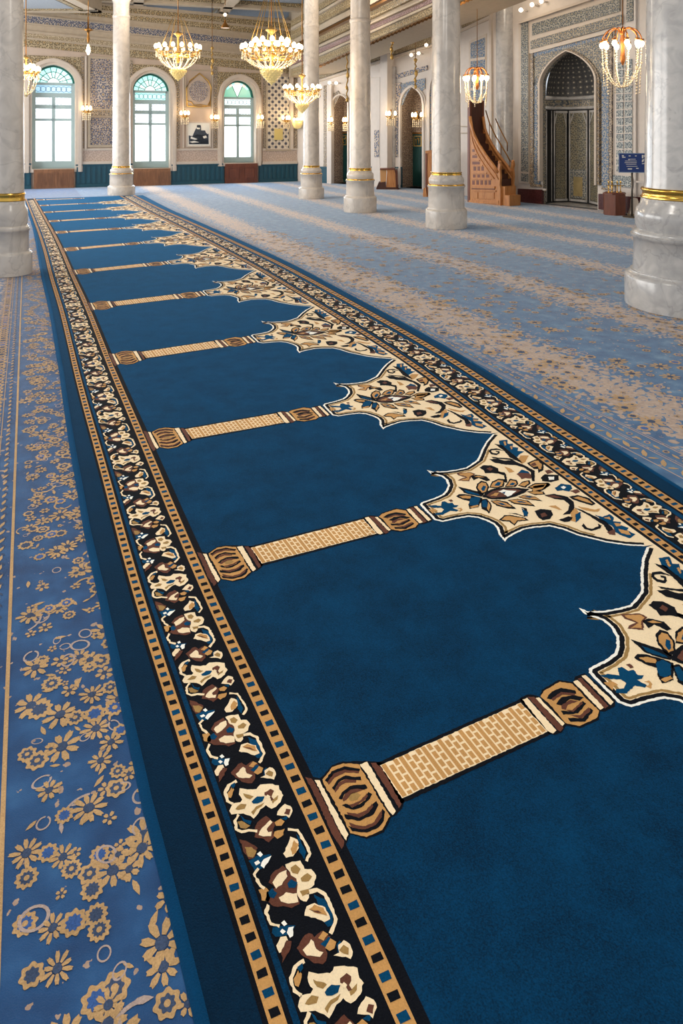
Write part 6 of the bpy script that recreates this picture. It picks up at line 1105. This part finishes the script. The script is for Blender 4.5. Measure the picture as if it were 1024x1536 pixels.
# fountain-arm chandelier before the tile panel on the right
COPPER=plain('copper',C(186,116,62),.3,.9)
def fountain(cx,y0,Y,S,power,label,n):
    k=Y/FP; c=at(cx,y0,Y); t=thing('chandelier',c,label,'chandelier','crystal chandeliers hanging in the hall')
    Z=lambda y:HC-(y0+(y-75)*S-H0)*k; R=31*k*S; q_=R/.366
    b=MB(); b.lathe((c.x+.02,c.y,0),[(.01,Z(98)),(.03,Z(94)),(.05,Z(88)),(.035,Z(80)),(.03,Z(70)),(.05,Z(60)),(.03,Z(52)),(.05,Z(46)),(.02,Z(40))],14,0); b.build('stem',COPPER,t)
    b=MB(); b.tube([(c.x+.02,c.y,Z(40)),(c.x+.02,c.y,ZC+.2)],.008,5); b.build('suspension_rod',M['bronze'],t)
    cp=COPPER
    for i in range(n):
        a=2*PI*i/n+.2; ca,sa=math.cos(a),math.sin(a); pts=[]
        for j in range(12):
            f=j/11; an=PI*.95*f; r=R*.06+R*.42*(1-math.cos(an)); z=Z(52)+R*.5*math.sin(an)*(1-.1*f)-R*.35*f; pts.append((c.x+r*ca,c.y+r*sa,z))
        b=MB(); b.tube(pts,.011,5); e=pts[-1]; b.lathe((e[0],e[1],e[2]-.03),[(.02,0),(.045,.02),(.04,.04)],8,0); arm=b.build('arm',cp,t)
        g=MB(); g.lathe((e[0],e[1],e[2]-.02),[(.02,0),(.042,-.03),(.046,-.06),(.03,-.1),(.008,-.115)][::-1],10,0); g.build('bulb',M['bulb'],arm)
        s=MB(); lo=Z(128) if i%3 else Z(140)
        for j in range(16):
            f=j/15; r=R*(.9-.1*f); s.ball((c.x+r*ca,c.y+r*sa,e[2]-.12+(lo-e[2]+.12)*f),.016,0,6,4)
        s.tube([(c.x+R*.9*ca,c.y+R*.9*sa,e[2]-.1),(c.x+R*.8*ca,c.y+R*.8*sa,lo)],.004,4); s.build('bead_string',M['crystal'],t)
        s=MB(); pts=[]
        for j in range(9):
            f=j/8; r=R*.85*(1-f)+.02; pts.append((c.x+r*ca,c.y+r*sa,Z(95)+(Z(131)-Z(95))*(1-(1-f)**2)))
        s.tube(pts,.006,4)
        for p in pts: s.ball(p,.015,0,6,4)
        s.build('crystal_swag',M['crystal'],t)
    plight((c.x,c.y,Z(84)),power,'chandelier_glow',.2)
fountain(932,75,12.5,1.0,40,'copper chandelier with scrolled arms and long bead strings, beside the near right column',10)
fountain(714,121,15.8,.6,30,'small bright scrolled chandelier hanging over the wooden pulpit',9)

# wall sconces
def sconce(W,cx,cy,label,n=3,out=.25,sp=5.5,drop=True,group='gilt wall sconces'):
    c=W.P(cx,cy,out); base=W.P(cx,cy,0.02); k=(c.y)/FP
    t=thing('wall_sconce',base,label,'wall lamp',group)
    b=MB(); b.ball(base,.09,0,10,8,1.5); b.tube([base,base.lerp(c,.5)+Vector((0,0,-.06)),c],.02,6); b.ball(c+Vector((0,0,.22)),.03,0); b.tube([c,c+Vector((0,0,.2))],.016,6); b.build('bracket',M['bronze'],t)
    for i in range(n):
        f=(i-(n-1)/2); p=c+W.d*(f*sp*k)+W.n*(.08*(1-abs(f)))
        a=MB(); a.tube([c,c.lerp(p,.5)+Vector((0,0,-.07)),p],.013,5); a.lathe(p,[(.015,0),(.055,.02),(.06,.04)],8,0); arm=a.build('arm',M['goldp'],t)
        g=MB(); g.lathe(p+Vector((0,0,.03)),[(.02,0),(.042,.04),(.046,.09),(.02,.16)],10,0); g.build('bulb',M['bulb'],arm)
    if drop:
        for i in range(5):
            f=(i-2)/2; q=c+W.d*(f*sp*k*.9)+Vector((0,0,-.08)); d=MB()
            for j in range(4): d.ball(q+Vector((0,0,-.07*j)),.024,0,6,4,1.4)
            d.build('crystal_drop',M['crystal'],t)
    plight(c+W.n*.15+Vector((0,0,.1)),9,'sconce_glow',.08)
sconce(BW,130,167,'gilt crystal sconce on the wall right of the leftmost window',3)
sconce(BW,277,174,'gilt sconce left of the picture, between it and the middle window',3)
sconce(BW,322,180,'gilt sconce right of the framed picture, left of the green fan window',3,sp=5)
sconce(BW,390,180,'gilt sconce just right of the green fan window',2,sp=6)
sconce(BW,429,181,'gilt crystal sconce at the right side of the lattice tile panel',3,sp=5)
sconce(R1,496,184,'gilt crystal sconce left of the first green door',2,sp=6)
sconce(R1,518,184,'gilt crystal sconce in the pointed arch of the first green door',2,sp=5,out=.1)
sconce(R1,586,175,'gilt crystal sconce on the white pier between the two green doors',3,sp=8,out=.55)
sconce(R1,625,177,'gilt crystal sconce before the pointed arch of the second green door',3,sp=8,out=.2)
# wide crystal bowl light at the corner
def bowl():
    W=BW; c=W.P(446,182,.35); t=thing('wall_sconce',W.P(446,182,.02),'wide cream crystal bowl lamp on the back corner wall, left of the distant column','wall lamp','gilt wall sconces')
    b=MB(); b.tube([W.P(446,182,.02),c],.03,6); b.build('bracket',M['bronze'],t)
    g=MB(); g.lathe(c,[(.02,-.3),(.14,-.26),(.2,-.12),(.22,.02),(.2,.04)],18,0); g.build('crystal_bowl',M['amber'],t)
    for i in range(4): h=MB(); h.ball(c+Vector((.13*math.cos(i*1.57),.13*math.sin(i*1.57),.08)),.05,0); h.build('bulb',M['bulb'],t)
    plight(c+W.n*.2,8,'sconce_glow',.1)
bowl()
# hanging pendants and brass chains
def pendant(label,x,y0,y1,Y,kind):
    k=Y/FP; Z=lambda y:HC-(y-H0)*k; c=at(x,y0,Y); t=thing('hanging_lamp',at(x,y1,Y),label,'hanging lamp','brass lamps and chains hanging from above')
    top=ZC+.2
    b=MB(); b.tube([(c.x,c.y,Z(y0)),(c.x,c.y,top)],.012,5); b.build('rod',M['bronze'],t)
    b=MB(); h=Z(y0)-Z(y1)
    if kind=='rod':
        b.lathe((c.x,c.y,0),[(.02,Z(y1-18)),(.05,Z(y1-24)),(.03,Z(y1-30)),(.05,Z(y0+22)),(.16,Z(y0+20)),(.03,Z(y0+17)),(.02,Z(y0))],12,0)
    elif kind=='bell':
        b.lathe((c.x,c.y,0),[(.13,Z(y1)),(.12,Z(y1-2)),(.04,Z(y1-8)),(.02,Z(y1-13))],14,0)
    else:
        pts=[]
        for j in range(30):
            f=j/29; pts.append((c.x+.022*math.sin(f*34),c.y+.022*math.cos(f*34),Z(y0)+(Z(y1)-Z(y0))*f))
        b.tube(pts,.024,6); b.ball((c.x,c.y,Z(y0)),.06,0); b.ball((c.x+.02,c.y,Z(y0*.5+y1*.5)),.055,0,8,6,1.8); b.ball((c.x-.015,c.y,Z(y0*.25+y1*.75)),.045,0,8,6,1.6); b.ball((c.x,c.y,Z(y1)),.05,0,8,6,1.5)
    b.build('brass_body',M['bronze'] if kind!='chain' else M['goldp'],t)
    g=MB()
    if kind=='rod':
        for j in range(4): g.ball((c.x,c.y,Z(y1-14+4*j)),(.035,.06,.075,.045)[j],0,8,6)
        g.build('crystal_bulb',M['bulb'],t)
    elif kind=='bell': g.ball((c.x,c.y,Z(y1-20)),.05,0); g.build('bulb',M['bulb'],t)
    elif kind=='cluster':
        pass
pendant('dark brass rod lamp with glowing crystal tip, right of the leftmost window',132.3,25,82,22,'rod')
pendant('small conical brass pendant between the two big chandeliers, near the ceiling',337.5,8,42,21,'bell')
pendant('twisted brass chain hanging on the wall above the picture',318,72,110,25,'chain')
pendant('twisted gold chain hanging in the aisle between the two middle columns, near the top',587.5,36,86,20,'chain')
pendant('twisted gold chain hanging before the second pointed door arch',623,90,130,22,'chain')
pendant('thin gold chain hanging beside the second column from the corner',520.5,76,150,22,'chain')
def spot(x,y,W,out,label,group,o=.0):
    c=W.P(x,y,out); t=thing('spotlight',c,label,'spotlight',group)
    b=MB(); b.tube([c-W.n*.25,c-W.n*.03],.03,8); b.build('body',M['white'],t)
    g=MB(); g.ball(c,.055,0,8,6); g.build('lens',M['spot'],t)
for (x,y,w) in ((616.5,82.5,'lowest left'),(627.5,80,'middle'),(639,67.5,'highest right')): spot(x,y,R1,.3,'small lit spotlight above the second green door, %s of its three'%w,'spotlights over the second green door')
for (x,y,w) in ((781,15,'lowest left'),(797.5,7,'middle'),(811.5,2,'highest right')): spot(x,y,R2,.3,'small lit spotlight above the prayer niche, %s of its three'%w,'spotlights over the prayer niche')
for (x,y,w) in ((494,124,'left'),(504,124.5,'right')): spot(x,y,R1,.3,'small lit lamp above the first green door, %s one of the pair'%w,'lamps over the first green door')
WORLD,WINP,SIDEP,CEILP,EXPO,NEARP=.6,90,1500,100,.4,420
# ------------------------------------------------------------------ daylight, added fill lights, camera
wd=bpy.data.worlds.new('sky'); SC.world=wd; wd.use_nodes=True; bg=wd.node_tree.nodes['Background']; bg.inputs[0].default_value=(.85,.92,1,1); bg.inputs[1].default_value=WORLD
def area(name,loc,rot,sx,sy,pw,col):
    d=bpy.data.lights.new(name,'AREA'); d.shape='RECTANGLE'; d.size=sx; d.size_y=sy; d.energy=pw; d.color=col; o=bpy.data.objects.new(name,d); o.location=loc; o.rotation_euler=rot; COL.objects.link(o); return o
# daylight entering by the three windows
for i,op in enumerate(WINS):
    a0,a1,zb,zs,za=op; p=BW.w((a0+a1)/2,(zb+zs)/2,.12); o=area('window_daylight',p,(0,0,0),(a1-a0)*.8,(zs-zb)*.9,WINP,(.8,.9,1))
    o.rotation_euler=(-BW.n).to_track_quat('Z','Y').to_euler()
# added fill light from the open left side; no windows stand there
area('side_fill_light',(-14,16,3.2),(0,-PI/2,0),4,18,SIDEP,(1,.98,.95))
for p,w in (((-6,12,6.1),CEILP),((0,19,6.1),CEILP),((-6,21,6.1),CEILP),((3.8,17.5,5.9),CEILP*.7),((6,12,6.0),CEILP*.6)): plight(p,w,'ceiling_fill_light',.5,(1,.86,.7))  # added fill points under the ceiling, without any lamp body
for p,w in (((.4,1.2,6.1),NEARP),((-2.5,5.5,6.1),NEARP*.8)): plight(p,w,'ceiling_fill_light',.6,(1,.93,.84))  # unseen fill added overhead to brighten the near end of the runner
cam=bpy.data.cameras.new('camera'); co_=bpy.data.objects.new('camera',cam); COL.objects.link(co_); co_.location=(0,0,HC); co_.rotation_euler=(PI/2,0,0)
cam.sensor_width=36; cam.sensor_fit='AUTO'; cam.lens=FP/1536*36; cam.shift_y=-(768-H0)/1536; cam.clip_end=200
SC.camera=co_
SC.view_settings.view_transform='Standard'; SC.view_settings.look='None'; SC.view_settings.gamma=1; SC.view_settings.exposure=EXPO; SC.view_settings.use_curve_mapping=False
